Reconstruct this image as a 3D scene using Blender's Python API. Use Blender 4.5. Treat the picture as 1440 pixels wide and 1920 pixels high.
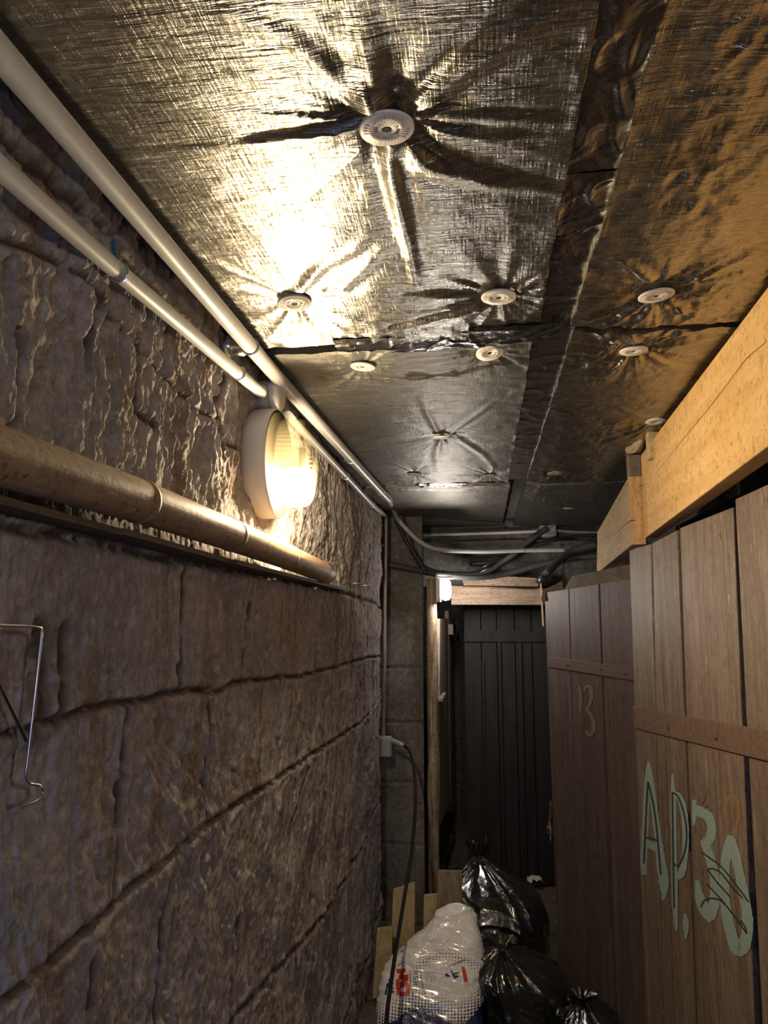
import bpy, bmesh, math, random
import numpy as np
from mathutils import Vector, Matrix
from mathutils.bvhtree import BVHTree

for o in list(bpy.data.objects): bpy.data.objects.remove(o)
sc = bpy.context.scene
COL = sc.collection
random.seed(5)

# ------------------------------------------------------------------ camera
F, VX, VY = 1400.0, 905.0, 1165.0          # focal length in px of 1440x1920, and where the corridor's lines meet
CAM = np.array([0.0, 0.0, 1.81])
CZ = 2.49                                   # ceiling height
_d = np.array([VX-720, 960-VY, F]); _d /= np.linalg.norm(_d)
_p = math.atan2(-_d[1], _d[2])
_Z = np.array([0, math.cos(_p), math.sin(_p)])
_X = np.cross(_Z, _d)
ROT = np.array([_X, _d, _Z])                # rows: world X, Y, Z seen in camera (right, up, forward)
cam = bpy.data.cameras.new('camera'); camo = bpy.data.objects.new('camera', cam); COL.objects.link(camo)
r_, u_, f_ = ROT[:, 0], ROT[:, 1], ROT[:, 2]
camo.matrix_world = Matrix(((r_[0], u_[0], -f_[0], CAM[0]), (r_[1], u_[1], -f_[1], CAM[1]), (r_[2], u_[2], -f_[2], CAM[2]), (0, 0, 0, 1)))
cam.sensor_fit = 'VERTICAL'; cam.sensor_height = 24.0; cam.lens = F/1920*24.0; cam.clip_start = 0.02
sc.camera = camo
# ------------------------------------------------------------------ light and exposure
sc.view_settings.view_transform = 'Standard'; sc.view_settings.look = 'None'
sc.view_settings.gamma = 1; sc.view_settings.use_curve_mapping = False
sc.view_settings.exposure = 0.0
sc.cycles.use_denoising = True
sc.cycles.max_bounces = 8; sc.cycles.diffuse_bounces = 5; sc.cycles.glossy_bounces = 4
sc.cycles.transparent_max_bounces = 8; sc.cycles.sample_clamp_indirect = 6.0
sc.cycles.caustics_reflective = True
w = bpy.data.worlds.new('world'); sc.world = w; w.use_nodes = True
w.node_tree.nodes['Background'].inputs[0].default_value = (0.10, 0.13, 0.2, 1)
w.node_tree.nodes['Background'].inputs[1].default_value = 0.05
NEAR_LAMP, NEAR_COL = 920.0, (1.0, 0.83, 0.57)     # radiance of the glowing bulbs themselves
FAR_LAMP, FAR_COL = 230.0, (1.0, 0.91, 0.82)
REAR_FILL, REAR_COL = 400.0, (1.0, 0.91, 0.84)  # added fill light behind the viewer
def lamp_light(name, kind, loc, watt, col, size):
    l = bpy.data.lights.new(name, kind); l.energy = watt; l.color = col
    if kind == 'POINT': l.shadow_soft_size = size
    o = bpy.data.objects.new(name, l); COL.objects.link(o); o.location = loc
    return o
# daylight that comes through the open entrance behind the viewer
dl = lamp_light('entrance_daylight', 'AREA', (-0.15, -1.25, 1.25), 7.0, (0.25, 0.45, 1.0), 1)
dl.data.shape = 'RECTANGLE'; dl.data.size = 0.8; dl.data.size_y = 1.7
dl.rotation_euler = (math.radians(90), 0, 0)

# ------------------------------------------------------------------ helpers: pixels of the photograph read onto surfaces
def ray(px, py):
    return ROT @ np.array([px-720, 960-py, F]) / F
def on(px, py, ax, v):
    r = ray(px, py); t = (v-CAM[ax])/r[ax]; return CAM+t*r
def on_x(px, py, x): return on(px, py, 0, x)
def on_y(px, py, y): return on(px, py, 1, y)
def on_z(px, py, z): return on(px, py, 2, z)
class VPlane:
    """vertical plane through two points (x, y)"""
    def __init__(s, a, b):
        s.a = np.array([a[0], a[1], 0.0]); d = np.array([b[0]-a[0], b[1]-a[1], 0.0]); s.L = np.linalg.norm(d); s.d = d/s.L
        s.n = np.array([s.d[1], -s.d[0], 0.0])
        if np.dot(s.n, CAM-s.a*1.0) < 0: s.n = -s.n       # towards the corridor
    def uv(s, px, py):
        r = ray(px, py); t = np.dot(s.a-CAM, s.n)/np.dot(r, s.n); P = CAM+t*r
        return np.dot(P-s.a, s.d), P[2]
    def pt(s, u, z, off=0.0):
        P = s.a+u*s.d+off*s.n; return (P[0], P[1], z)

# ------------------------------------------------------------------ helpers: noise
def _hash(ix, iy, seed):
    h = (ix.astype(np.int64)*374761393 + iy.astype(np.int64)*668265263 + seed*1442695041) & 0xffffffff
    h = ((h ^ (h >> 13))*1274126177) & 0xffffffff
    return ((h ^ (h >> 16)) & 0xffffff)/float(0xffffff)
def vn(x, y, seed=0):
    x = np.asarray(x, float); y = np.asarray(y, float)
    ix = np.floor(x); iy = np.floor(y); fx = x-ix; fy = y-iy
    fx = fx*fx*(3-2*fx); fy = fy*fy*(3-2*fy)
    a = _hash(ix, iy, seed); b = _hash(ix+1, iy, seed); c = _hash(ix, iy+1, seed); d = _hash(ix+1, iy+1, seed)
    return (a*(1-fx)+b*fx)*(1-fy)+(c*(1-fx)+d*fx)*fy
def fbm(x, y, o=4, seed=0):
    s = 0; a = 0.5
    for k in range(o):
        s = s+a*vn(x*2**k, y*2**k, seed+k*17); a *= 0.5
    return s/(1-0.5**o)
def ridge(x, y, seed=0): return 1-np.abs(2*vn(x, y, seed)-1)
def sstep(a, b, x):
    t = np.clip((x-a)/(b-a), 0, 1); return t*t*(3-2*t)

# ------------------------------------------------------------------ helpers: objects
def wloc(o):
    v = Vector((0, 0, 0))
    while o is not None: v += o.location; o = o.parent
    return v
class MB:
    def __init__(s): s.v = []; s.f = []; s.smooth = []
    def add(s, vs, fs, smooth=False):
        n = len(s.v); s.v += [tuple(map(float, p)) for p in vs]; s.f += [tuple(n+i for i in f) for f in fs]; s.smooth += [smooth]*len(fs); return s
    def box(s, a, b):
        x0, y0, z0 = a; x1, y1, z1 = b
        return s.add([(x0,y0,z0),(x1,y0,z0),(x1,y1,z0),(x0,y1,z0),(x0,y0,z1),(x1,y0,z1),(x1,y1,z1),(x0,y1,z1)],
              [(3,2,1,0),(4,5,6,7),(0,1,5,4),(1,2,6,5),(2,3,7,6),(3,0,4,7)])
    def slab(s, poly, off):
        """polygon of 3-D points, thickened by the vector off"""
        n = len(poly); q = [tuple(np.array(p)+np.array(off)) for p in poly]
        return s.add(list(poly)+q, [tuple(range(n)), tuple(range(2*n-1, n-1, -1))]+[(i, i+n, (i+1) % n+n, (i+1) % n) for i in range(n)])
    def tube(s, pts, r, n=12, caps=True):
        pts = [Vector(p) for p in pts]; m = len(pts); rs = r if hasattr(r, '__len__') else [r]*m
        t0 = (pts[1]-pts[0]).normalized(); up = Vector((0, 0, 1)) if abs(t0.z) < .9 else Vector((1, 0, 0))
        a = t0.cross(up).normalized(); vs = []; fs = []
        for i in range(m):
            t = (pts[min(i+1, m-1)]-pts[max(i-1, 0)]).normalized()
            a = (a-t*a.dot(t)).normalized(); b = t.cross(a)
            for k in range(n):
                th = 2*math.pi*k/n; vs.append(pts[i]+(a*math.cos(th)+b*math.sin(th))*rs[i])
        for i in range(m-1):
            for k in range(n):
                fs.append((i*n+k, i*n+(k+1) % n, (i+1)*n+(k+1) % n, (i+1)*n+k))
        s.add(vs, fs, True)
        if caps:
            n0 = len(s.v)-m*n
            s.f += [tuple(n0+k for k in range(n-1, -1, -1)), tuple(n0+(m-1)*n+k for k in range(n))]; s.smooth += [False, False]
        return s
    def lathe(s, prof, c, axis, n=32, smooth=True, sx=1.0):
        """prof: (radius, height) list along the axis from point c"""
        ax = Vector(axis).normalized(); up = Vector((0, 0, 1)) if abs(ax.z) < .9 else Vector((0, 1, 0))
        a = ax.cross(up).normalized(); b = ax.cross(a); c = Vector(c); vs = []; fs = []
        for r, h in prof:
            for k in range(n):
                th = 2*math.pi*k/n; vs.append(c+ax*h+(a*math.cos(th)*sx+b*math.sin(th))*r)
        for i in range(len(prof)-1):
            for k in range(n): fs.append((i*n+k, i*n+(k+1) % n, (i+1)*n+(k+1) % n, (i+1)*n+k))
        s.add(vs, fs, smooth)
        n0 = len(s.v)-len(prof)*n
        if prof[0][0] > 1e-4: s.f.append(tuple(n0+k for k in range(n))); s.smooth.append(False)
        if prof[-1][0] > 1e-4: s.f.append(tuple(n0+(len(prof)-1)*n+k for k in range(n-1, -1, -1))); s.smooth.append(False)
        return s
    def grid(s, P, smooth=True):
        """P: array (n, m, 3)"""
        n, m = P.shape[:2]; base = len(s.v)
        s.v += [tuple(p) for p in P.reshape(-1, 3).tolist()]
        i, j = np.meshgrid(np.arange(n-1), np.arange(m-1), indexing='ij')
        a = base+i*m+j; q = np.stack([a, a+m, a+m+1, a+1], -1).reshape(-1, 4)
        s.f += [tuple(x) for x in q.tolist()]; s.smooth += [smooth]*len(q); return s
    def build(s, name, mat, parent=None, bevel=0, recalc=True):
        me = bpy.data.meshes.new(name); L = wloc(parent) if parent else Vector((0, 0, 0))
        vs = np.array(s.v)-np.array(L)
        me.from_pydata(vs.tolist(), [], s.f); me.polygons.foreach_set('use_smooth', s.smooth)
        if recalc and len(s.f) < 60000:
            bm = bmesh.new(); bm.from_mesh(me); bmesh.ops.recalc_face_normals(bm, faces=bm.faces); bm.to_mesh(me); bm.free()
        me.materials.append(mat); me.update()
        o = bpy.data.objects.new(name, me); COL.objects.link(o)
        if parent: o.parent = parent
        if bevel:
            b = o.modifiers.new('bevel', 'BEVEL'); b.width = bevel; b.segments = 2; b.limit_method = 'ANGLE'
        return o
def tag(o, label, cat=None, group=None):
    o['label'] = label
    if cat: o['category'] = cat
    if group: o['group'] = group
    return o
def struct(o, label=None):
    o['kind'] = 'structure'
    if label: o['label'] = label
    return o
def thing(name, loc, label, cat, group=None):
    o = bpy.data.objects.new(name, None); COL.objects.link(o); o.location = tuple(map(float, loc)); o.empty_display_size = .05
    return tag(o, label, cat, group)
def spline(pts, n=8):
    """Catmull-Rom through points"""
    P = [np.array(p, float) for p in pts]; P = [2*P[0]-P[1]]+P+[2*P[-1]-P[-2]]; out = []
    for i in range(1, len(P)-2):
        for k in range(n):
            t = k/n; a, b, c, d = P[i-1:i+3]
            out.append(.5*((2*b)+(c-a)*t+(2*a-5*b+4*c-d)*t*t+(-a+3*b-3*c+d)*t**3))
    out.append(P[-2]); return out

# ------------------------------------------------------------------ materials
class NT:
    def __init__(s, name):
        s.m = bpy.data.materials.new(name); s.m.use_nodes = True; s.t = s.m.node_tree; s.n = s.t.nodes; s.b = s.n['Principled BSDF']
        s.co = s.n.new('ShaderNodeTexCoord').outputs['Object']
    def link(s, a, b): s.t.links.new(a, b)
    def mapped(s, scale, rot=(0, 0, 0)):
        m = s.n.new('ShaderNodeMapping'); m.inputs['Scale'].default_value = scale; m.inputs['Rotation'].default_value = rot
        s.link(s.co, m.inputs[0]); return m.outputs[0]
    def noise(s, scale=(1, 1, 1), sc_=1.0, det=6, rough=.6, dist=0.0, rot=(0, 0, 0)):
        n = s.n.new('ShaderNodeTexNoise'); s.link(s.mapped(scale, rot), n.inputs['Vector'])
        n.inputs['Scale'].default_value = sc_; n.inputs['Detail'].default_value = det; n.inputs['Roughness'].default_value = rough; n.inputs['Distortion'].default_value = dist
        return n.outputs['Fac']
    def voro(s, scale, sc_, feature='F1', rnd=1.0):
        n = s.n.new('ShaderNodeTexVoronoi'); n.feature = feature; s.link(s.mapped(scale), n.inputs['Vector']); n.inputs['Scale'].default_value = sc_
        n.inputs['Randomness'].default_value = rnd; return n.outputs['Distance']
    def ramp(s, fac, stops):
        r = s.n.new('ShaderNodeValToRGB'); s.link(fac, r.inputs[0]); e = r.color_ramp.elements
        while len(e) < len(stops): e.new(.5)
        for i, (p, c) in enumerate(stops): e[i].position = p; e[i].color = (*c, 1) if hasattr(c, '__len__') else (c, c, c, 1)
        return r.outputs[0]
    def math(s, op, a, b=None, c=None):
        m = s.n.new('ShaderNodeMath'); m.operation = op
        for i, x in enumerate((a, b, c)):
            if x is None: continue
            if isinstance(x, (int, float)): m.inputs[i].default_value = x
            else: s.link(x, m.inputs[i])
        return m.outputs[0]
    def mix(s, fac, a, b, mode='MIX'):
        m = s.n.new('ShaderNodeMix'); m.data_type = 'RGBA'; m.blend_type = mode
        for i, x in ((0, fac), (6, a), (7, b)):
            if isinstance(x, (int, float)): m.inputs[i].default_value = x
            elif isinstance(x, tuple): m.inputs[i].default_value = (*x, 1)
            else: s.link(x, m.inputs[i])
        return m.outputs[2]
    def bump(s, h, strength=.5, dist=.01, prev=None):
        b = s.n.new('ShaderNodeBump'); b.inputs['Strength'].default_value = strength; b.inputs['Distance'].default_value = dist
        s.link(h, b.inputs['Height'])
        if prev: s.link(prev, b.inputs['Normal'])
        return b.outputs[0]
    def out(s, col=None, rough=None, metal=None, nrm=None, spec=None):
        for k, x in (('Base Color', col), ('Roughness', rough), ('Metallic', metal), ('Normal', nrm), ('Specular IOR Level', spec)):
            if x is None: continue
            if isinstance(x, tuple): s.b.inputs[k].default_value = (*x, 1)
            elif isinstance(x, (int, float)): s.b.inputs[k].default_value = x
            else: s.link(x, s.b.inputs[k])
        return s.m
def plain(name, col, rough=.6, metal=0.0, grain=0.0, gs=60, spec=None, var=.12):
    t = NT(name); n = t.noise(sc_=gs, det=5)
    c = t.ramp(n, [(0.3, tuple(x*(1-var) for x in col)), (0.7, tuple(min(1, x*(1+var)) for x in col))])
    return t.out(c, rough, metal, t.bump(n, grain, .003) if grain else None, spec)
def stone_mat(name, base, brown, light, mortar_shade=False):
    t = NT(name)
    a = t.noise(sc_=3.2, det=6, rough=.6); b = t.noise((1, 7, 1.8), 1.3, 7, .6, .8); c = t.noise(sc_=55, det=6, rough=.7)
    col = t.ramp(a, [(0.3, tuple(x*.82 for x in base)), (0.62, light)])
    col = t.mix(t.ramp(b, [(0.54, 0.0), (0.66, .85)]), col, brown)
    col = t.mix(t.ramp(c, [(0.3, .45), (0.62, 0.0)]), col, tuple(x*.5 for x in base))
    g = t.noise((1, 2.0, 1), 30, 8, .75); p = t.voro((1, 1.6, .8), 60)
    fg = t.noise(sc_=170, det=5, rough=.75)
    mo = None
    if mortar_shade: an_ = t.n.new('ShaderNodeAttribute'); an_.attribute_name = 'mortar_shade'; mo = an_.outputs['Fac']
    mt = t.noise((1, 1.0, 1), 30, 8, .8)
    col = t.mix(t.ramp(mt, [(0.38, .55), (0.50, 0.0)]), col, tuple(x*.55 for x in base)); col = t.mix(t.ramp(mt, [(0.52, 0.0), (0.66, .7)]), col, tuple(min(1, x*1.35) for x in light))
    if mo: col = t.mix(t.math('MULTIPLY', mo, .9), col, (.075, .052, .038))  # dark brown joint tone paints in the deep shadow of the cracks
    n = t.bump(g, .7, .008); n = t.bump(c, .9, .006, n); n = t.bump(p, .4, .004, n); n = t.bump(fg, .9, .0025, n)
    return t.out(col, .95, 0, n, .04)
def wood_mat(name, dark, mid, light, along='z', wear=.3, rough=.65, bump=.5, spec=.3, gsc=1.0):
    t = NT(name); k = {'x': (1, 16, 16), 'y': (16, 1, 16), 'z': (16, 16, 1)}[along]; k = tuple(x*gsc for x in k)
    g = t.noise(k, 2.2, 9, .65, .35); big = t.noise(tuple(.12*x for x in k), 3, 4)
    bl = t.noise(sc_=22, det=6, rough=.7)
    col = t.ramp(g, [(0.32, dark), (0.5, mid), (0.70, light)])
    col = t.mix(t.ramp(big, [(0.42, 0.0), (0.62, .6)]), col, dark)
    scr = t.noise(tuple(2.2*x for x in k), 5, 3, .5)
    col = t.mix(t.math('MULTIPLY', t.ramp(scr, [(0.62, 0.0), (0.70, wear)]), t.ramp(bl, [(0.4, 0.0), (0.6, 1.0)])), col, tuple(min(1, x*2.2) for x in light))
    col = t.mix(t.ramp(bl, [(0.30, .55), (0.48, 0.0)]), col, tuple(x*.6 for x in dark))
    fs = t.noise((3, 3, 1) if along == 'z' else (1, 1, 1), 60, 4, .7)
    col = t.mix(t.ramp(fs, [(0.34, .75), (0.44, 0.0)]), col, tuple(x*.4 for x in dark)); col = t.mix(t.ramp(fs, [(0.62, 0.0), (0.72, wear*.8)]), col, tuple(min(1, x*1.7) for x in light))
    n = t.bump(g, bump, .004); n = t.bump(bl, .25, .003, n); n = t.bump(fs, .3, .002, n)
    return t.out(col, rough, 0, n, spec)

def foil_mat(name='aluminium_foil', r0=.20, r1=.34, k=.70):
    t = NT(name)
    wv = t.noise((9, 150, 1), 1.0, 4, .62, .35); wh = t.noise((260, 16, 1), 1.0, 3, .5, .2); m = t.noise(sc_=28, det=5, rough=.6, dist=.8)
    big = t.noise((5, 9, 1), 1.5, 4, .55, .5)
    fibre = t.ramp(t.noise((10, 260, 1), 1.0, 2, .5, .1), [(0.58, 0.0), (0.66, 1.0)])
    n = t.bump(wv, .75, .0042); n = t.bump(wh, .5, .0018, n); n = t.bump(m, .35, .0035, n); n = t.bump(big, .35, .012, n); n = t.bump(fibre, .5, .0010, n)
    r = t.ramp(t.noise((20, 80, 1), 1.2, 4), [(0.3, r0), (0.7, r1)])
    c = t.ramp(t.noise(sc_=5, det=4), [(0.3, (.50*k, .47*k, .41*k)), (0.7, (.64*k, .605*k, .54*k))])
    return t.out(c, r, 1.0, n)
def tape_mat():
    t = NT('foil_tape_metal'); m = t.noise((1, 1, 1), 34, 4, .6, 1.6); b = t.noise(sc_=9, det=3, dist=1.0)
    n = t.bump(m, .35, .004); n = t.bump(b, .4, .015, n)
    return t.out((.30, .29, .285), .22, 1.0, n)
def plastic_bag_mat(name, col, rough=.2, s=1.0):
    t = NT(name); a = t.noise(sc_=9*s, det=4, rough=.55, dist=1.4); b = t.noise((1, 1, .35), 26*s, 4, .55, 1.2)
    n = t.bump(a, .55, .02); n = t.bump(b, .45, .007, n)
    t.b.inputs['Coat Weight'].default_value = 1.0; t.b.inputs['Coat Roughness'].default_value = .12; t.b.inputs['Coat IOR'].default_value = 1.7
    return t.out(col, rough, 0, n, .9)

M = {}
M['stone'] = stone_mat('limewashed_stone', (.43, .385, .38), (.30, .20, .115), (.54, .495, .485))
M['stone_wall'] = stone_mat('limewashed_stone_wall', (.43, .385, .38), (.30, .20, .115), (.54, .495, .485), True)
M['stone2'] = stone_mat('old_block', (.20, .18, .165), (.16, .10, .075), (.27, .25, .235))
M['dark_stone'] = stone_mat('dark_block', (.10, .095, .09), (.07, .06, .05), (.15, .145, .14))  # plain dark block tone shared by far and unseen surfaces
M['foil'] = foil_mat(); M['foil_dim'] = foil_mat('dimmed_foil', .40, .54, .32); M['tape'] = tape_mat()  # second foil darkened and roughened: the far boards' dim reflections put into colour
M['white'] = plain('white_plastic', (.74, .70, .66), .45, 0, .1, 90, var=.05)
M['disc_grey'] = plain('plastic_dull', (.40, .36, .33), .6, 0, .1, 120, var=.1)
M['grey_pvc'] = plain('grey_pvc', (.50, .49, .47), .38, 0, .08, 30, var=.08)
M['grey_box'] = plain('grey_box_plastic', (.42, .43, .46), .45, var=.06)
M['dark'] = plain('dark_hole', (.02, .018, .016), .8)
M['black_rubber'] = plain('black_rubber', (.018, .018, .02), .42)
M['cord'] = plain('cord_rubber', (.008, .008, .009), .6, spec=.2)
M['dark_pipe'] = plain('lagged_pipe', (.06, .06, .062), .6, 0, .5, 40)
M['steel'] = plain('zinc_steel', (.62, .64, .68), .28, 1.0, var=.08)
M['rust'] = plain('rusty_iron', (.17, .10, .066), .62, .25, .5, 70, var=.35)
M['rust_dark'] = plain('painted_iron', (.10, .062, .05), .6, .1, .4, 70, var=.25)
M['brass'] = plain('brass', (.45, .34, .14), .4, 1.0)
M['door_ap'] = wood_mat('brown_door_paint', (.125, .083, .060), (.215, .155, .118), (.30, .226, .178), 'z', .8, .55, .8, gsc=.9)
M['door_13'] = wood_mat('dark_brown_door_paint', (.064, .045, .043), (.112, .079, .072), (.165, .118, .100), 'z', .35, .6, .5)
M['door_black'] = wood_mat('black_door_paint', (.013, .012, .013), (.021, .020, .021), (.034, .030, .028), 'z', .2, .7, .4)
M['pine'] = wood_mat('pale_pine', (.62, .36, .13), (.76, .48, .20), (.84, .58, .30), 'y', .25, .6, .35, .25, gsc=.55)
M['pine_grey'] = wood_mat('dim_pine', (.36, .26, .15), (.46, .34, .20), (.54, .42, .28), 'y', .2, .7, .4, gsc=.6)  # greyer pine: the second board's weaker light put into its colour
M['endgrain'] = wood_mat('pine_end_grain', (.42, .25, .12), (.56, .35, .18), (.66, .44, .24), 'z', .3, .8, .6, gsc=1.6)
M['post_wood'] = wood_mat('rough_post', (.10, .06, .04), (.40, .30, .22), (.62, .51, .40), 'z', .6, .85, 1.0, gsc=2.2)
M['frame_wood'] = wood_mat('grey_frame_wood', (.24, .18, .135), (.38, .30, .235), (.48, .39, .31), 'z', .3, .7, .4)
M['lintel'] = wood_mat('lintel_wood', (.16, .11, .08), (.30, .22, .16), (.42, .31, .23), 'x', .4, .75, .5)
M['board_grey'] = wood_mat('offcut_grey', (.17, .13, .10), (.26, .205, .155), (.34, .27, .21), 'z', .2, .75, .4)
M['board_pale'] = wood_mat('offcut_pale', (.40, .30, .16), (.52, .41, .24), (.62, .50, .32), 'z', .2, .75, .5)
M['bamboo'] = wood_mat('tan_pole', (.20, .125, .072), (.36, .24, .145), (.50, .36, .23), 'y', .3, .6, .35, .25, gsc=1.3)
M['lath'] = wood_mat('dark_lath', (.07, .05, .036), (.12, .088, .062), (.17, .125, .09), 'y', .2, .8, .6)
M['floor'] = stone_mat('dirt_floor', (.17, .135, .105), (.12, .085, .06), (.24, .195, .155))
M['teal'] = plain('teal_paint', (.27, .36, .35), .6, 0, .4, 90, var=.16)
M['pencil'] = plain('marker_ink', (.03, .034, .032), .6)
M['old_number'] = plain('faded_ochre_paint', (.165, .112, .078), .65, 0, .3, 120, var=.3)
M['old_mark'] = plain('faded_orange_paint', (.25, .145, .075), .65, 0, .3, 120, var=.3)
M['bag'] = plastic_bag_mat('black_polythene', (.009, .009, .010), .20)
M['foam'] = plain('mounting_foam', (.52, .43, .31), .85, 0, .8, 60)
M['paper'] = plain('white_paper', (.75, .73, .72), .8)
M['blue_plug'] = plain('blue_nylon', (.05, .16, .38), .45)
M['red'] = plain('red_print', (.55, .035, .02), .35); M['navy'] = plain('navy_print', (.012, .02, .12), .35); M['ink'] = plain('black_print', (.03, .03, .035), .4)

# ================================================================== SETTING
# --- wall on one side of the corridor: big rough blocks, combed plaster coat
WX = -0.60
def wpt(px, py): p = on_x(px, py, WX); return (p[1], p[2])
joints = [  # (pixels along the joint, half width, depth)
    ([(-60, 1398), (0, 1385), (130, 1345), (245, 1320), (300, 1302), (400, 1293), (480, 1275), (575, 1265), (660, 1240), (719, 1228)], .006, .013),
    ([(-40, 1905), (0, 1880), (100, 1790), (200, 1710), (300, 1625), (380, 1550), (440, 1512), (510, 1470), (570, 1425), (640, 1380), (690, 1340), (715, 1300)], .007, .014),
    ([(380, 1990), (440, 1920), (500, 1845), (560, 1775), (620, 1690), (680, 1585), (715, 1490)], .006, .012),
    ([(640, 1920), (690, 1790), (716, 1690)], .006, .01),
    ([(0, 985), (150, 1010), (300, 1040), (480, 1078), (600, 1100), (690, 1125), (718, 1140)], .008, .010),
    ([(245, 1325), (238, 1400), (226, 1520), (222, 1600), (210, 1690)], .004, .016),
    ([(392, 1298), (388, 1400), (381, 1470), (384, 1550)], .004, .014),
    ([(352, 1060), (346, 1150), (334, 1290)], .003, .010),
    ([(135, 1180), (133, 1280), (122, 1350)], .008, .018),
    ([(92, 1180), (98, 1280), (80, 1380)], .012, .010),
    ([(470, 1110), (462, 1200), (452, 1285)], .004, .008),
    ([(328, 1640), (312, 1720), (306, 1800), (296, 1920)], .004, .014),
    ([(165, 1810), (162, 1920)], .005, .014),
    ([(452, 1720), (444, 1800), (438, 1920)], .004, .012),
    ([(580, 1440), (545, 1560), (540, 1640)], .003, .007),
    ([(30, 620), (26, 720), (18, 800)], .006, .016),
    ([(262, 610), (252, 700), (250, 770), (290, 800)], .005, .016),
    ([(172, 560), (150, 680)], .004, .012), ([(420, 690), (405, 760), (412, 850)], .004, .010),
    ([(0, 450), (60, 470), (140, 520), (200, 590), (262, 660), (330, 730), (400, 800), (440, 850)], .005, .007),
    ([(0, 250), (70, 330), (140, 400), (210, 450), (300, 560), (400, 660)], .010, .010),
]
def wall_h(Y, Z):
    wob = .010*(fbm(Y*9, Z*9, 4, 5)-.5)*2
    upper = sstep(1.96, 2.08, Z); right = sstep(2.0, 2.8, Y); low = 1-upper
    h = .009*(fbm(Y*3.0, Z*3.0, 3, 1)-.5)*2
    combm = sstep(.38, .60, fbm(Y*2.6+3, Z*3.1, 3, 9))
    wy = Y+.012*(fbm(Y*8, Z*5, 3, 12)-.5)*2
    rg = .0065*ridge(wy*27, Z*2.6, 3)+.0055*ridge(wy*58, Z*5, 21)+.0038*ridge(wy*120, Z*10, 23)
    h = h+rg*(combm*(.13*low+1.0*upper+.85*right*low)+.05)
    dia = .005*ridge((Y+Z*.9)*34, (Y-Z)*5, 31)+.003*ridge((Y+Z*.9)*75, (Y-Z)*9, 33)
    h = h+dia*np.exp(-(((Y-1.45)/.22)**2+((Z-1.52)/.16)**2))*1.5
    blob = sstep(.52, .66, fbm(Y*7, Z*5, 5, 40)); h = h+.009*blob*(.45*low+.9*upper)
    h = h+(.0030+.0045*upper)*(fbm(Y*26, Z*18, 6, 50)-.5)*2+(.0028+.0030*upper)*(fbm(Y*85, Z*70, 3, 60)-.5)*2
    h = h+.0045*(fbm(Y*11, Z*5.0, 6, 55)-.5)*2*low
    slab = sstep(.50, .53, fbm(Y*4.2+.6*fbm(Y*9, Z*9, 3, 57), Z*3.1, 4, 58)); h = h+.006*slab
    pit = sstep(.64, .72, fbm(Y*38, Z*14, 3, 70)); h = h-.009*pit
    slot = sstep(.70, .76, fbm(Y*22+7, Z*4.5, 3, 77)); h = h-.014*slot
    return h, wob
def build_wall():
    ys = np.concatenate([np.linspace(-1.5, .60, 40)[:-1], np.geomspace(.60, 4.44, 900)]); zs = np.linspace(-.02, CZ+.03, 820)
    Y, Z = np.meshgrid(ys, zs, indexing='ij'); H, wob = wall_h(Y, Z)
    MO = np.zeros(Y.shape)
    for pix, hw, dep in joints:
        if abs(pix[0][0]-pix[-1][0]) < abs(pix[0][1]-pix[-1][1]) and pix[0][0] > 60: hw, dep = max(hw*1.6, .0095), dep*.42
        pts = [wpt(*p) for p in pix]
        D = np.full(Y.shape, 9.0)
        for (y0, z0), (y1, z1) in zip(pts[:-1], pts[1:]):
            dy, dz = y1-y0, z1-z0; L2 = dy*dy+dz*dz
            t = np.clip(((Y-y0)*dy+(Z-z0)*dz)/L2, 0, 1)
            D = np.minimum(D, np.hypot(Y-y0-t*dy+wob*(abs(dz) > abs(dy)), Z-z0-t*dz+wob*(abs(dz) <= abs(dy))))
        MO = np.maximum(MO, np.exp(-(D/(hw*1.05))**2)*sstep(.2, .42, fbm(Y*30, Z*30, 3, 82)))  # mask for the joint shadow put into the colour
        H = H-1.15*dep*np.exp(-(D/hw)**2)+.005*np.exp(-((D-.018)/.012)**2)*(fbm(Y*20, Z*20, 3, 80))
    X = WX+H-.008
    P = np.stack([X, Y, Z], -1)
    mb = MB().grid(P)
    # close the far end of the wall (its thickness)
    e = P[-1]; b = e.copy(); b[:, 0] = WX-.3; mb.grid(np.stack([e, b], 0))
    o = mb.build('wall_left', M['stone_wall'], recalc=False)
    at = o.data.attributes.new('mortar_shade', 'FLOAT', 'POINT'); v = np.zeros(len(o.data.vertices), np.float32); v[:MO.size] = MO.ravel(); at.data.foreach_set('value', v)
    return o
struct(build_wall(), 'rough limewashed wall of big stone blocks with combed plaster, under the pipes')

# floor
fy = np.concatenate([np.linspace(-1.5, 2.8, 20)[:-1], np.linspace(2.8, 7.6, 220)]); fx = np.linspace(-1.2, 1.4, 120)
FX, FY = np.meshgrid(fx, fy, indexing='ij')
fl = MB().grid(np.stack([FX, FY, .018*(fbm(FX*5, FY*5, 4, 7)-.6)], -1)).build('floor', M['floor'], recalc=False); struct(fl)
struct(MB().box((-.95, -1.5, CZ+.025), (1.4, 7.6, CZ+.14)).build('ceiling', M['dark_stone']))
struct(MB().box((1.15, -1.5, 0), (1.3, 5.6, CZ+.03)).build('wall_right', M['dark_stone']))
wb = MB().box((-.9, -1.6, 0), (-.6, -1.5, CZ+.03)).box((.35, -1.6, 0), (1.3, -1.5, CZ+.03)).box((-.6, -1.6, 2.15), (.35, -1.5, CZ+.03))
struct(wb.build('wall_entrance', M['dark_stone']))

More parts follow.
